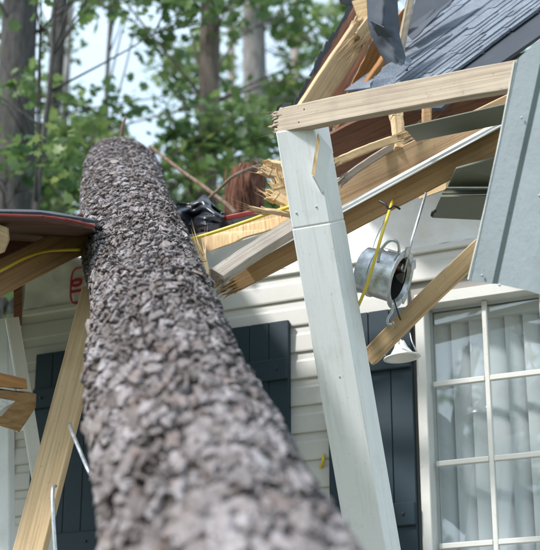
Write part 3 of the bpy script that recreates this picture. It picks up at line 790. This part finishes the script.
# torn granule patch and a curled dark membrane flap
slab('shingle_patch', [P(371, 95, 5.74), P(370, 84, 5.77), P(382, 68, 5.9), P(402, 56, 5.98), P(412, 60, 5.95), P(382, 97, 5.72)], .006, 'shingle', rf, ragged=.006, seed=12)
def flap():
    # rows of (left, crease, right) points down the sheet
    rows = [((366, -10, 6.05), (382, -10, 5.97), (397, -10, 6.02)), ((367, 8, 6.03), (383, 9, 5.95), (398, 8, 6.03)), ((368, 24, 6.02), (382, 28, 5.93), (399, 24, 6.04)),
            ((371, 36, 6.0), (386, 37, 5.99), (400, 37, 6.0)), ((378, 50, 6.0), (391, 49, 5.97), (404, 50, 5.98)), ((386, 63, 5.98), (395, 63, 5.95), (407, 62, 5.95)), ((393, 72, 5.95), (398, 73, 5.93), (408, 70, 5.92))]
    cols = [smoothpath([P(*r_[c]) for r_ in rows], 30) for c in range(3)]; V, F = [], []; m = 12
    for i in range(31):
        for k in range(m+1):
            u = k/m*2; p = cols[0][i].lerp(cols[1][i], u) if u < 1 else cols[1][i].lerp(cols[2][i], u-1)
            h = .012*mnoise.noise(Vector((i*.28, k*.35, 2)))+.006*mnoise.noise(Vector((i*.7, k*.8, 7)))
            V.append(p-VIEW*(h+.03*math.sin(math.pi*k/m)))
    for i in range(30):
        for k in range(m): F.append((i*(m+1)+k, (i+1)*(m+1)+k, (i+1)*(m+1)+k+1, i*(m+1)+k+1))
    o = V[0].copy(); ob = mesh('membrane_flap', [v-o for v in V], F, 'flap', rf, Matrix.Translation(o), True)
    md = ob.modifiers.new('t', 'SOLIDIFY'); md.thickness = .004
    slab('flap_fold', [P(370, 20, 5.90), P(384, 27, 5.86), P(399, 43, 5.90), P(392, 36, 5.90), P(378, 36, 5.92)], .004, 'flap', rf, ragged=.003, seed=33)
M['flap'] = paint('dark_membrane', (.06, .072, .092), .75, .3, (.11, .12, .14), 9, .25)
flap()
slab('membrane_sheet', [P(405, 34, 6.35), P(418, -6, 6.4), P(470, -14, 6.4), P(440, 12, 6.3), P(412, 40, 6.25)], .006, 'flap', rf, ragged=.006, seed=17)

# ------------------------------------------------------------------ debris between trunk and post
slab('torn_plank', [P(192, 262, 6.02), P(190, 240, 6.05), P(215, 234, 6.03), P(250, 222, 5.98), P(296, 204, 5.9), P(300, 222, 5.88), P(250, 236, 5.95), P(212, 252, 6.0)], .02, 'splinter', label='torn pale plank edge running from trunk to post above the fascia', cat='plank', ragged=.004, seed=7)
fb = empty('eave_fascia', P(240, 245, 5.92), 'pale grey bent eave fascia between the trunk and the post', 'fascia')
slab('fascia_face', [P(186, 260, 5.96), P(215, 250, 5.93), P(304, 219, 5.82), P(304, 236, 5.82), P(215, 267, 5.93), P(186, 277, 5.96)], .004, 'fascia_lt', fb)
slab('fascia_lip', [P(186, 277, 5.95), P(304, 236, 5.81), P(304, 243, 5.88), P(186, 284, 6.02)], .004, 'fascia_lt', fb)
board('broken_stud', P(217, 277, 5.02), P(303, 222, 5.30), .060, .040, 'grey_wood', roll=-38, e1='split', label='weathered grey two by four end propped between trunk and post', cat='board')
board('wood_sliver', P(206, 275, 5.1), P(203, 258, 5.15), .02, .012, 'splinter', e1='split', label='small torn sliver of wood beside the trunk right flank', cat='wood scrap', roll=10)
sb = empty('splintered_timber', P(285, 205, 5.75), 'bundle of torn yellow wood splinters sticking out left of the post', 'timber')
for k, (a, b, wd, th, mm, e_, sl_) in enumerate([((302, 176), (268, 165), .040, .03, 'splinter', 'split', .03), ((303, 186), (266, 172), .030, .025, 'pine', 'split', .05), ((288, 214), (279, 184), .055, .03, 'splinter', 'split', .06),
                                        ((303, 214), (272, 196), .040, .03, 'splinter', 'split', .05), ((298, 200), (290, 172), .035, .02, 'pine', 'split', .07), ((303, 220), (262, 211), .022, .016, 'pine', 'split', .09)]):
    board('splinter', P(*a, 5.80-.012*k), P(*b, 5.84-.015*k), wd, th, mm, roll=random.uniform(-30, 30), e1=e_, parent=sb, spl=sl_, bow=.008)
rb = board('red_trim', P(196, 226, 6.6), P(262, 211, 6.4), .022, .02, 'redmetal', label='dark red roof edge strip beside the black plastic sheet', cat='roof edge')
# black plastic
def tarp():
    n_, m_ = 26, 18; V, F = [], []
    for i in range(n_+1):
        for j in range(m_+1):
            u, v_ = i/n_, j/m_
            x = 156+u*68; ytop = 208-14*math.exp(-((u-.72)/.16)**2)-7*math.exp(-((u-.35)/.25)**2)+4*u; ybot = 230-6*u
            y = ytop+(ybot-ytop)*v_; dd = 6.55-.15*v_+.10*mnoise.noise(Vector((u*5, v_*4, 3)))+.10*math.sin(u*11+v_*3)*v_
            V.append(P(x, y+2.0*mnoise.noise(Vector((u*9, v_*6, 1))), dd))
    for i in range(n_):
        for j in range(m_): F.append((i*(m_+1)+j, (i+1)*(m_+1)+j, (i+1)*(m_+1)+j+1, i*(m_+1)+j+1))
    o = V[0].copy(); ob = mesh('black_plastic_sheet', [v-o for v in V], F, 'black', None, Matrix.Translation(o), True)
    md = ob.modifiers.new('t', 'SOLIDIFY'); md.thickness = .004
    tag(ob, 'crumpled black plastic sheet on the roof behind the trunk', 'plastic sheet')
tarp()
# stringy bark bundle
fbk = empty('broken_stub', P(244, 226, 7.6), 'reddish brown fibrous broken stub standing behind the eave', 'stump')
o = P(244, 226, 7.6); V, F = [], []; na_ = 72; nh = 22
for j in range(nh+1):
    v_ = j/nh; c = P(244+5*v_*v_, 226-57*v_, 7.6)-o
    for k in range(na_):
        a = 2*math.pi*k/na_; rg = mnoise.noise(Vector((math.cos(a)*7, math.sin(a)*7, v_*.9)))+.6*mnoise.noise(Vector((math.cos(a)*15, math.sin(a)*15, v_*1.5)))
        rr_ = (.102-.02*v_*v_)*(1+.16*rg); top = (.035*mnoise.noise(Vector((math.cos(a)*9, math.sin(a)*9, 4))) if v_ > .85 else 0)*(v_-.85)/.15
        V.append(c+Vector((rr_*math.cos(a), rr_*math.sin(a), top)))
for j in range(nh):
    for k in range(na_): F.append((j*na_+k, j*na_+(k+1) % na_, (j+1)*na_+(k+1) % na_, (j+1)*na_+k))
F.append(tuple(range(nh*na_, (nh+1)*na_)))
mesh('core', V, F, 'fibre', fbk, Matrix.Translation(o))
gV, gF = [], []
for k in range(60):
    u = random.random(); xa = 225+u*39; dd = 7.50+.20*(2*abs(u-.5))**2-.01; y0 = random.uniform(166, 195); ln = random.uniform(14, 34)
    tp_ = [P(xa+random.uniform(-1, 1), y0, dd+.01), P(xa+random.uniform(-1.5, 1.5), y0+ln*.5, dd-.01), P(xa+random.uniform(-3, 3), y0+ln, dd-.015)]
    gv, gf = tubegeo([p-o for p in smoothpath(tp_, 5)], [.003, .004, .004, .003, .002, .001], 4); b0 = len(gV); gV += gv; gF += [[i+b0 for i in q] for q in gf]
ob = mesh('bark_strands', gV, gF, 'fibre', fbk, Matrix.Translation(o)); ob['kind'] = 'stuff'
tube('fallen_twig', [P(150, 146, 8.6), P(175, 166, 8.2), P(200, 184, 7.6), P(226, 204, 7.3), P(236, 214, 7.2)], [.009, .012], 'twig', label='thin brown twig slanting down right behind the trunk top', cat='twig')
tube('fallen_twig', [P(208, 199, 6.9), P(220, 188, 6.95), P(234, 176, 7.0), P(252, 168, 7.3), P(260, 166, 7.45)], [.006, .010], 'twig', label='curved bare twig arching from black plastic to the reddish stub', cat='twig')
tube('yellow_cable', [P(188, 240, 5.92), P(215, 232, 5.90), P(245, 222, 5.86), P(270, 213, 5.80), P(292, 206, 5.72), P(310, 200, 5.7)], .0075, 'yellow', label='yellow cable lying along the torn plank left of the post', cat='cable')
# torn paper-white drip behind post
slab('paint_bucket_scrap', [P(279, 172, 6.2), P(283, 150, 6.2), P(296, 146, 6.2), P(296, 186, 6.2)], .01, 'white', label='blurred white scrap behind the post left of its top', cat='scrap', ragged=.003)

# ------------------------------------------------------------------ recessed light torn from the ceiling
can = empty('recessed_light_can', P(388, 278, 5.2), 'galvanized recessed ceiling light can dangling from the header beam', 'light fixture')
cax = Vector((.86, -.32, -.38)).normalized(); cc = P(380, 274, 5.22)
cmw = frame(cc, cax, UP) @ Matrix.Scale(1.22, 4)
def lathe(prof, seg=64):
    V, F = [], []; k = len(prof)
    for i in range(seg):
        a = 2*math.pi*i/seg
        for (x, r) in prof: V.append((x, r*math.cos(a), r*math.sin(a)))
    for i in range(seg):
        for j in range(k-1): F.append((i*k+j, i*k+j+1, ((i+1) % seg)*k+j+1, ((i+1) % seg)*k+j))
    return V, F
V, F = lathe([(-.055, .0), (-.055, .060), (-.050, .066), (-.020, .068), (-.018, .072), (-.012, .072), (-.010, .068), (.060, .070)]); mesh('can_body', V, F, 'galv', can, cmw, False)
V, F = lathe([(.0605, .070), (.062, .086), (.066, .086), (.066, .066), (.055, .062)]); mesh('rim', V, F, 'galv', can, cmw, False)
V, F = lathe([(.064, .0655), (.0, .060), (-.045, .055), (-.046, 0)]); mesh('can_interior', V, F, 'can_in', can, cmw, True)
v, f = boxgeo(-.035, .045, .025, .062, .040, .090, .003); mesh('junction_box', v, f, 'galv', can, cmw @ Matrix.Rotation(math.radians(-95), 4, 'X'))
v, f = boxgeo(-.03, .05, -.05, .05, .062, .066, .001); mesh('box_cover', v, f, 'galv', can, cmw @ Matrix.Rotation(math.radians(-160), 4, 'X'))
for a in (-70, -130, 160):
    v, f = boxgeo(.01, .062, -.008, .008, .069, .074, .001); mesh('bracket', v, f, 'galv', can, cmw @ Matrix.Rotation(math.radians(a), 4, 'X'))
    v, f = boxgeo(.0625, .068, -.016, .016, .066, .096, .001); mesh('tab', v, f, 'galv', can, cmw @ Matrix.Rotation(math.radians(a), 4, 'X'))
v, f = boxgeo(.01, .03, .02, .05, -.03, .0, .002); mesh('socket', v, f, 'orange', can, cmw)
tube('conduit_loop', [P(378, 262, 5.15), P(381, 250, 5.13), P(389, 241, 5.12), P(397, 242, 5.12), P(399, 251, 5.13), P(394, 262, 5.14)], .0055, 'galv', can, n=30)
tube('hanger_bar', [P(404, 272, 5.17), P(412, 240, 5.2), P(426, 193, 5.25)], .006, 'galv', can, n=2, seg=4)
tube('hanger_bar', [P(366, 268, 5.2), P(375, 240, 5.3), P(390, 208, 5.4)], .003, 'galv', can, n=2, seg=4)
tube('hook', [P(393, 303, 5.12), P(392, 312, 5.12), P(388, 318, 5.13), P(388, 324, 5.13), P(392, 324, 5.13)], .005, 'galv', can, n=14)
tube('lead_wire', [P(394, 300, 5.13), P(399, 316, 5.18), P(404, 330, 5.3), P(402, 340, 5.4)], .0025, 'blackwire', can)
tube('support_wire', [P(393, 322, 5.13), P(396, 332, 5.3), P(399, 342, 5.45)], .003, 'galv', can, n=8)
tube('yellow_cable', [P(394, 196, 5.42), P(389, 212, 5.3), P(382, 234, 5.12), P(374, 262, 5.10), P(367, 285, 5.12), P(360, 302, 5.16), P(352, 320, 5.3)], .0055, 'yellow', label='yellow cable hanging from header beam past the light can', cat='cable')
tube('black_cable_tie', [P(379, 201, 5.34), P(385, 204, 5.32), P(389, 209, 5.31), P(394, 206, 5.31), P(400, 209, 5.32)], .004, 'blackwire', label='black wire tie on the underside of the header beam', cat='wire')
# reflector trim hanging lower
rt = empty('light_reflector', P(401, 355, 5.5), 'white cone shaped light reflector trim hanging over the right shutter', 'light fixture')
V, F = lathe([(.075, .010), (.070, .018), (.040, .030), (.012, .050), (.004, .062), (.0, .078), (-.005, .080), (-.007, .074), (-.004, .055), (.03, .03)], 32)
mesh('reflector_cone', V, F, 'refl', rt, frame(P(402, 356, 5.5), Vector((-.05, -.2, 1)), T), True) if 'refl' in M else None
M['refl'] = paint('white_enamel', (.80, .80, .78), .3, .12)
mesh('reflector_cone', V, F, 'refl', rt, frame(P(402, 357, 5.5), Vector((-.10, -.02, 1)), T) @ Matrix.Scale(.87, 4), True)
tube('spring_clip', [P(385, 356, 5.48), P(384, 345, 5.48), P(383.5, 332, 5.5)], .0025, 'galv', rt, n=6)
tube('spring_clip', [P(417, 352, 5.46), P(412, 342, 5.47), P(410, 333, 5.5)], .0025, 'galv', rt, n=6)
tube('spring_clip', [P(399, 344, 5.47), P(398, 335, 5.45), P(396, 332, 5.4)], .004, 'galv', rt, n=6)
tube('yellow_cable', [P(324, 452, 6.0), P(323, 460, 5.95), P(320, 470, 5.98)], .006, 'yellow', label='short yellow cable end poking out left of the post low down', cat='cable')

# ------------------------------------------------------------------ left: porch roof remnant, props
lr = empty('porch_roof_remnant', P(20, 230, 5.4), 'dark underside of porch roof remnant with red drip edge left of trunk', 'roof')
slab('sheathing', [P(-270, 214, 4.45), P(40, 219, 4.82), P(92, 227, 4.95), W(onwall(112, 250)[0], .03, Z_W-.004), W(onwall(14, 262)[0], .03, Z_W-.004), W(S_L-1.5, .03, Z_W-.02)], .014, 'shade_ply', lr)  # roof run on unseen to the left, added to shade the wall
board('drip_edge', P(-270, 211.5, 4.44), P(42, 216.5, 4.80), .010, .012, 'redmetal', parent=lr)
board('drip_edge', P(42, 216.5, 4.80), P(94, 226, 4.93), .010, .012, 'redmetal', parent=lr)
slab('shingle_edge', [P(-270, 208, 4.5), P(40, 213.5, 4.85), P(94, 222, 4.97), P(94, 220, 5.4), P(40, 211, 5.3), P(-270, 206, 5.0)], .010, 'roofdark', lr, ragged=.012, seed=9)
board('rafter', P(-90, 326, 4.8), P(84, 236, 5.35), .115, .038, 'pine_dk', roll=8, parent=lr)
board('rafter', P(-40, 275, 5.3), P(84, 226, 5.7), .10, .038, 'shade_ply', roll=8, parent=lr)
slab('torn_block', [P(-6, 222, 4.8), P(8, 228, 4.8), P(9, 240, 4.8), P(4, 252, 4.8), P(-6, 256, 4.8)], .03, 'pine', lr, ragged=.004, seed=5)
tube('yellow_cable', [P(-40, 290, 4.88), P(0, 271, 4.98), P(25, 258, 5.08), P(48, 251, 5.18), P(80, 249.5, 5.25)], .0055, 'yellow', label='yellow cable stapled along the rafter left of the trunk', cat='cable')
slab('corner_shade_strip', [P(14, 262, 5.9), P(22, 258, 5.9), P(22, 325, 5.95), P(14, 325, 5.95)], .03, 'red_ply', lr)  # dark strip standing in for the shadow at the wall corner
board('leaning_plank', to_floor(P(97, 290, 5.1), P(28, 566, 4.55)), P(97, 290, 5.1), .098, .038, 'pine', roll=-14, label='long bare plank leaning up against the left side of the trunk', cat='board')
lp = [P(28, 566, 4.55), P(97, 290, 5.1)]
tube('metal_strap', [P(70, 424, 4.72), P(71.5, 430, 4.66), P(78, 446, 4.5), P(90, 474, 4.35)], .006, 'galv', label='thin metal rod from the leaning plank to the trunk', cat='metal rod', n=10)
tube('metal_strap', [P(55.5, 486, 4.58), P(53, 489, 4.54), P(53, 510, 4.5), P(56, 560, 4.45)], .006, 'galv', label='bent metal rod hanging from the lower part of the leaning plank', cat='metal rod', n=12)
board('white_column', P(6, 320, 5.75), to_floor(P(6, 320, 5.75), P(6.5, 620, 5.35)), .045, .045, 'white', roll=20, label='narrow white upright at the far left house corner', cat='post')
board('leaning_trim', P(12, 318, 5.6), to_floor(P(12, 318, 5.6), P(41, 500, 5.5)), .05, .02, 'trim', roll=-25, label='pale trim board leaning beside the left shutter', cat='board', e1='split')
bk = empty('broken_framing_block', P(10, 410, 4.8), 'broken stub of stacked framing lumber with metal plate at the left edge', 'timber')
board('hanging_stud', P(-19, 410, 4.74), P(-28, 222, 4.72), .07, .038, 'pine_dk', parent=bk)
slab('upper_ply', [P(-24, 368, 4.70), P(21, 379, 4.84), P(22.5, 389, 4.84), P(-24, 384, 4.70)], .05, 'orange_ply', bk, ragged=.0015, seed=2)
slab('lower_ply', [P(-24, 387, 4.72), P(12, 391, 4.80), P(33, 393, 4.88), P(32.5, 406, 4.88), P(16, 431, 4.84), P(-24, 417, 4.72)], .045, 'pine_dk', bk, ragged=.0015, seed=3)
slab('metal_plate', [P(-24, 394, 4.66), P(15, 401, 4.765), P(1, 416, 4.745), P(-24, 424, 4.66)], .005, 'galv', bk)
slab('white_scrap', [P(14, 420, 5.15), P(26, 418, 5.15), P(24, 430, 5.15), P(16, 432, 5.15)], .012, 'white', bk, ragged=.003)

# ------------------------------------------------------------------ trees
LEAF = np.array([(0, 0, 0), (.32, .18, .03), (.52, .12, .05), (.40, .42, .04), (.50, .68, .03), (.22, .66, .02), (0, 1.0, -.04),
                 (-.22, .66, .02), (-.50, .68, .03), (-.40, .42, .04), (-.52, .12, .05), (-.32, .18, .03), (0, .45, -.05)])
LT = np.array([(12, i, (i+1) % 12) for i in range(12)])
def leaves(cent, rad, per, size, seed):
    """leaf blades around the given twig ends -> numpy verts, tris, per-face random"""
    r = np.random.default_rng(seed); n_ = int(per.sum()); idx = np.repeat(np.arange(len(cent)), per)
    off = r.normal(size=(n_, 3)); off /= np.linalg.norm(off, axis=1)[:, None]; off *= (r.random(n_)**.45)[:, None]
    off[:, 2] *= .62
    pos = cent[idx]+off*rad[idx][:, None]
    up = r.normal(size=(n_, 3))*.55+np.array([0, 0, .9]); up /= np.linalg.norm(up, axis=1)[:, None]
    tip = r.normal(size=(n_, 3))+off*.8+np.array([0, 0, -.45]); tip -= up*(tip*up).sum(1)[:, None]; tip /= np.linalg.norm(tip, axis=1)[:, None]
    sx = np.cross(tip, up); sc = size*(.65+.6*r.random(n_))
    V = pos[:, None, :]+(sx[:, None, :]*LEAF[None, :, :1]+tip[:, None, :]*LEAF[None, :, 1:2]+up[:, None, :]*LEAF[None, :, 2:3])*sc[:, None, None]
    F = (np.arange(n_)[:, None, None]*13+LT[None]).reshape(-1, 3)
    cl = r.random(len(cent))
    val = np.clip(.55*r.random(n_)+.45*cl[idx], 0, 1)
    return V.reshape(-1, 3), F, np.repeat(val, 13)
def npmesh(name, V, F, m, parent, org, val=None):
    V = V-np.array(tuple(org)); me = bpy.data.meshes.new(name)
    me.vertices.add(len(V)); me.vertices.foreach_set('co', V.astype(np.float32).ravel())
    me.loops.add(F.size); me.loops.foreach_set('vertex_index', F.astype(np.int32).ravel())
    me.polygons.add(len(F)); me.polygons.foreach_set('loop_start', np.arange(0, F.size, 3, dtype=np.int32)); me.polygons.foreach_set('loop_total', np.full(len(F), 3, dtype=np.int32))
    me.update(calc_edges=True)
    if val is not None: me.attributes.new('leafrand', 'FLOAT', 'POINT').data.foreach_set('value', val.astype(np.float32))
    me.materials.append(M[m]); o = bpy.data.objects.new(name, me); COL.objects.link(o)
    return place(o, parent, Matrix.Translation(org))
def project(p):
    q = p-CAM; d_ = q.dot(VIEW); 
    if d_ <= .1: return None
    return 270+q.x/d_*FPX, 275-(q.z*cp-q.y*sp_)/d_*FPX, d_
def sky_gap(x, y, m=0):
    return ((x-112)/(34+m))**2+((y-86)/(36+m))**2 < 1 or ((x-92)/(22+m))**2+((y-24)/(26+m))**2 < 1 or ((x-136)/(22+m))**2+((y-118)/(14+m))**2 < 1
def tree(label, px, dep, rad, H, bark, leafmat, ncl, per, size, zc, spread, zspread, seed, lean=(0, 0), gap=.90, name='tree', crown_off=(0, 0), cl_r=.42):
    r = random.Random(seed)
    b = P(px, 200, dep); b.z = -.05
    root = empty(name, b, label, 'tree', 'trees behind the house')
    pts = [b+Vector((lean[0]*(i/8)**1.0*H*.5+.03*math.sin(i*1.7+seed), lean[1]*(i/8)*H*.5+.03*math.cos(i*1.3+seed), H*i/8)) for i in range(9)]
    pts = smoothpath(pts, 24); n_ = len(pts)
    rd = [rad*(1.35-.35*min(1, i/2) if i < 2 else 1-.75*(i/(n_-1))**1.6) for i in range(n_)]
    v, f = tubegeo([p-b for p in pts], rd, 14)
    v = [q*1+Vector((mnoise.noise(q*3)*rad*.12, mnoise.noise(q*3+Vector((9, 0, 0)))*rad*.12, 0)) for q in v]
    tr_ = mesh('trunk', v, f, bark, root, Matrix.Translation(b), True)
    cents = []; bV, bF = [], []
    tries = 0
    while len(cents) < ncl and tries < ncl*12:
        tries += 1
        a = r.uniform(0, 2*math.pi); rr_ = spread*math.sqrt(r.random()); z = zc+zspread*(r.random()*2-1)
        k = max(0, 1-((z-zc)/zspread)**2)**.5
        ax = pts[min(n_-1, max(0, int(z/H*(n_-1))))]
        c = Vector((ax.x+crown_off[0]+rr_*k*math.cos(a), ax.y+crown_off[1]+rr_*k*math.sin(a), z))
        if c.z < 1.2: continue
        pr = project(c)
        if pr and sky_gap(pr[0], pr[1], .40*cl_r*FPX/pr[2]) and r.random() < gap: continue
        # keep clear of the house itself
        if (c-O).dot(N) > -.5-0 and (c-O).dot(N) < 3 and c.z < 6 and S_L-1 < (c-O).dot(T) < S_R+1: continue
        pm = project(ax.lerp(c, .6))
        if pm and sky_gap(pm[0], pm[1]) and r.random() < .75: continue
        cents.append(c)
    for c in cents:
        zb_ = max(.5, c.z-r.uniform(.3, 1.4)); ax = pts[min(n_-1, max(0, int(zb_/H*(n_-1))))]
        mid = ax.lerp(c, .5)+Vector((r.uniform(-.2, .2), r.uniform(-.2, .2), r.uniform(.0, .25)))
        pp = smoothpath([ax, mid, c], 6); L_ = (c-ax).length; r0 = min(rad*.25, .005+.0045*L_)
        gv, gf = tubegeo([p-b for p in pp], [r0*(1-.8*i/6) for i in range(7)], 5); k0 = len(bV); bV += gv; bF += [[i+k0 for i in q] for q in gf]
        for _ in range(4):
            e = c+Vector((r.gauss(0, 1), r.gauss(0, 1), r.gauss(0, .6))).normalized()*cl_r*.85
            gv, gf = tubegeo([pp[4]-b, (pp[5]+e)/2-b, e-b], [.006, .004, .002], 4); k0 = len(bV); bV += gv; bF += [[i+k0 for i in q] for q in gf]
    if bV: mesh('branches', bV, bF, bark, root, Matrix.Translation(b), True)
    C_ = np.array([tuple(c) for c in cents]); 
    V, F, val = leaves(C_, np.array([cl_r*r.uniform(.65, 1.3) for _ in cents]), np.array([max(10, int(per*r.uniform(.5, 1.4))) for _ in cents]), size, seed)
    npmesh('crown', V, F, leafmat, root, b, val)
tree('large dark blurred tree trunk at the left edge of the picture', 12, 12.0, .19, 17, 'tb_dark', 'leaf_dk', 40, 58, .105, 7.6, 2.2, 3.2, 11, name='broadleaf_tree')
tree('straight dim tree trunk just right of the large dark left trunk', 49, 17.0, .12, 19, 'tb_dark', 'leaf', 36, 58, .11, 9.4, 2.5, 3.6, 12, name='broadleaf_tree')
tree('slender leaning sapling left of the bright sky gap', 84, 14.5, .045, 11, 'tb_grey', 'leaf_dk', 22, 44, .12, 7.6, 1.5, 2.6, 13, lean=(.05, 0), name='sapling')
tree('brown trunked leafy tree between the fallen trunk and the post', 205, 14.0, .125, 18, 'tb_brown', 'leaf_dk', 44, 62, .11, 8.0, 2.3, 3.0, 14, name='broadleaf_tree', crown_off=(.1, 1.0))
tree('wide grey trunk behind the brown trunked tree left of the roof', 253, 19.5, .20, 22, 'tb_grey', 'leaf', 30, 58, .12, 10.6, 3.0, 3.8, 15, name='broadleaf_tree', crown_off=(0, 1.2))
tree('pale thin far trunk beside the torn roof edge', 297, 27.0, .13, 22, 'tb_pale', 'leaf_far', 26, 50, .18, 13.6, 3.2, 4.2, 16, name='broadleaf_tree', cl_r=.6)
tree('leafy tree standing behind the shingled roof fragment', 430, 21.0, .18, 19, 'tb_brown', 'leaf', 60, 60, .15, 11, 3, 4, 17, name='broadleaf_tree', cl_r=.5)
tree('pale distant tree trunk between the brown and grey trunks', 229, 31.0, .14, 24, 'tb_pale', 'leaf_far', 26, 50, .20, 14.2, 3.6, 4.6, 18, name='broadleaf_tree', cl_r=.65, gap=.8)
tree('distant bushy tree low behind the left trunks', 62, 24.0, .13, 15, 'tb_grey', 'leaf_far', 46, 50, .17, 8.6, 3.2, 3.6, 19, name='broadleaf_tree', cl_r=.55, gap=.98)
tree('young green tree rising just behind the top of the fallen trunk', 130, 13.5, .05, 6.5, 'tb_brown', 'leaf', 34, 66, .10, 6.1, 1.6, 1.25, 20, name='sapling')
tree('sparse young tree with light leaves in front of the dark left trunk', 40, 10.2, .04, 7.0, 'tb_dark', 'leaf', 20, 50, .085, 5.9, 1.15, 1.5, 21, name='sapling', cl_r=.36)
# trees behind the viewer, seen as reflections in the window
for k, (x, y, s_) in enumerate([(-9.5, -7.5, 31), (-6.0, -9.5, 32), (-12.5, -4.0, 33)]):
    r = random.Random(s_); b = Vector((x, y, -.05))
    root = empty('broadleaf_tree', b, ['leafy tree mirrored in the middle of the window', 'leafy tree mirrored at the right of the window', 'leafy tree mirrored at the left of the window'][k], 'tree', 'trees across the yard')
    pts = smoothpath([b+Vector((.1*math.sin(i), .1*math.cos(i), 1.9*i)) for i in range(5)], 16)
    v, f = tubegeo([p-b for p in pts], [.16*(1-.8*i/16) for i in range(17)], 10); mesh('trunk', v, f, 'tb_brown', root, Matrix.Translation(b), True)
    cs = np.array([(x+r.gauss(0, 1.3), y+r.gauss(0, 1.3), r.uniform(2.2, 7.4)) for _ in range(60)])
    V, F, val = leaves(cs, np.full(60, .6), np.full(60, 45), .2, s_)
    npmesh('crown', V, F, 'leaf', root, b, val)
# far wood beyond the yard
cs = []; r = random.Random(5)
while len(cs) < 140:
    a = math.radians(r.uniform(-38, 30)); d_ = r.uniform(36, 58); c = Vector((math.sin(a)*d_, math.cos(a)*d_, r.uniform(2, 30)))
    pr = project(c)
    if pr and ((pr[0]-118)/95)**2+((pr[1]-75)/105)**2 < 1 and r.random() < .93: continue
    cs.append(tuple(c))
cs = np.array(cs); V, F, val = leaves(cs, np.full(len(cs), 1.5), np.full(len(cs), 62), .42, 77)
o = npmesh('far_woodland', V, F, 'leaf_far', None, Vector((0, 45, 0)), val)
tag(o, 'hazy pale green far woodland behind all the trees', 'woodland', kind='stuff')
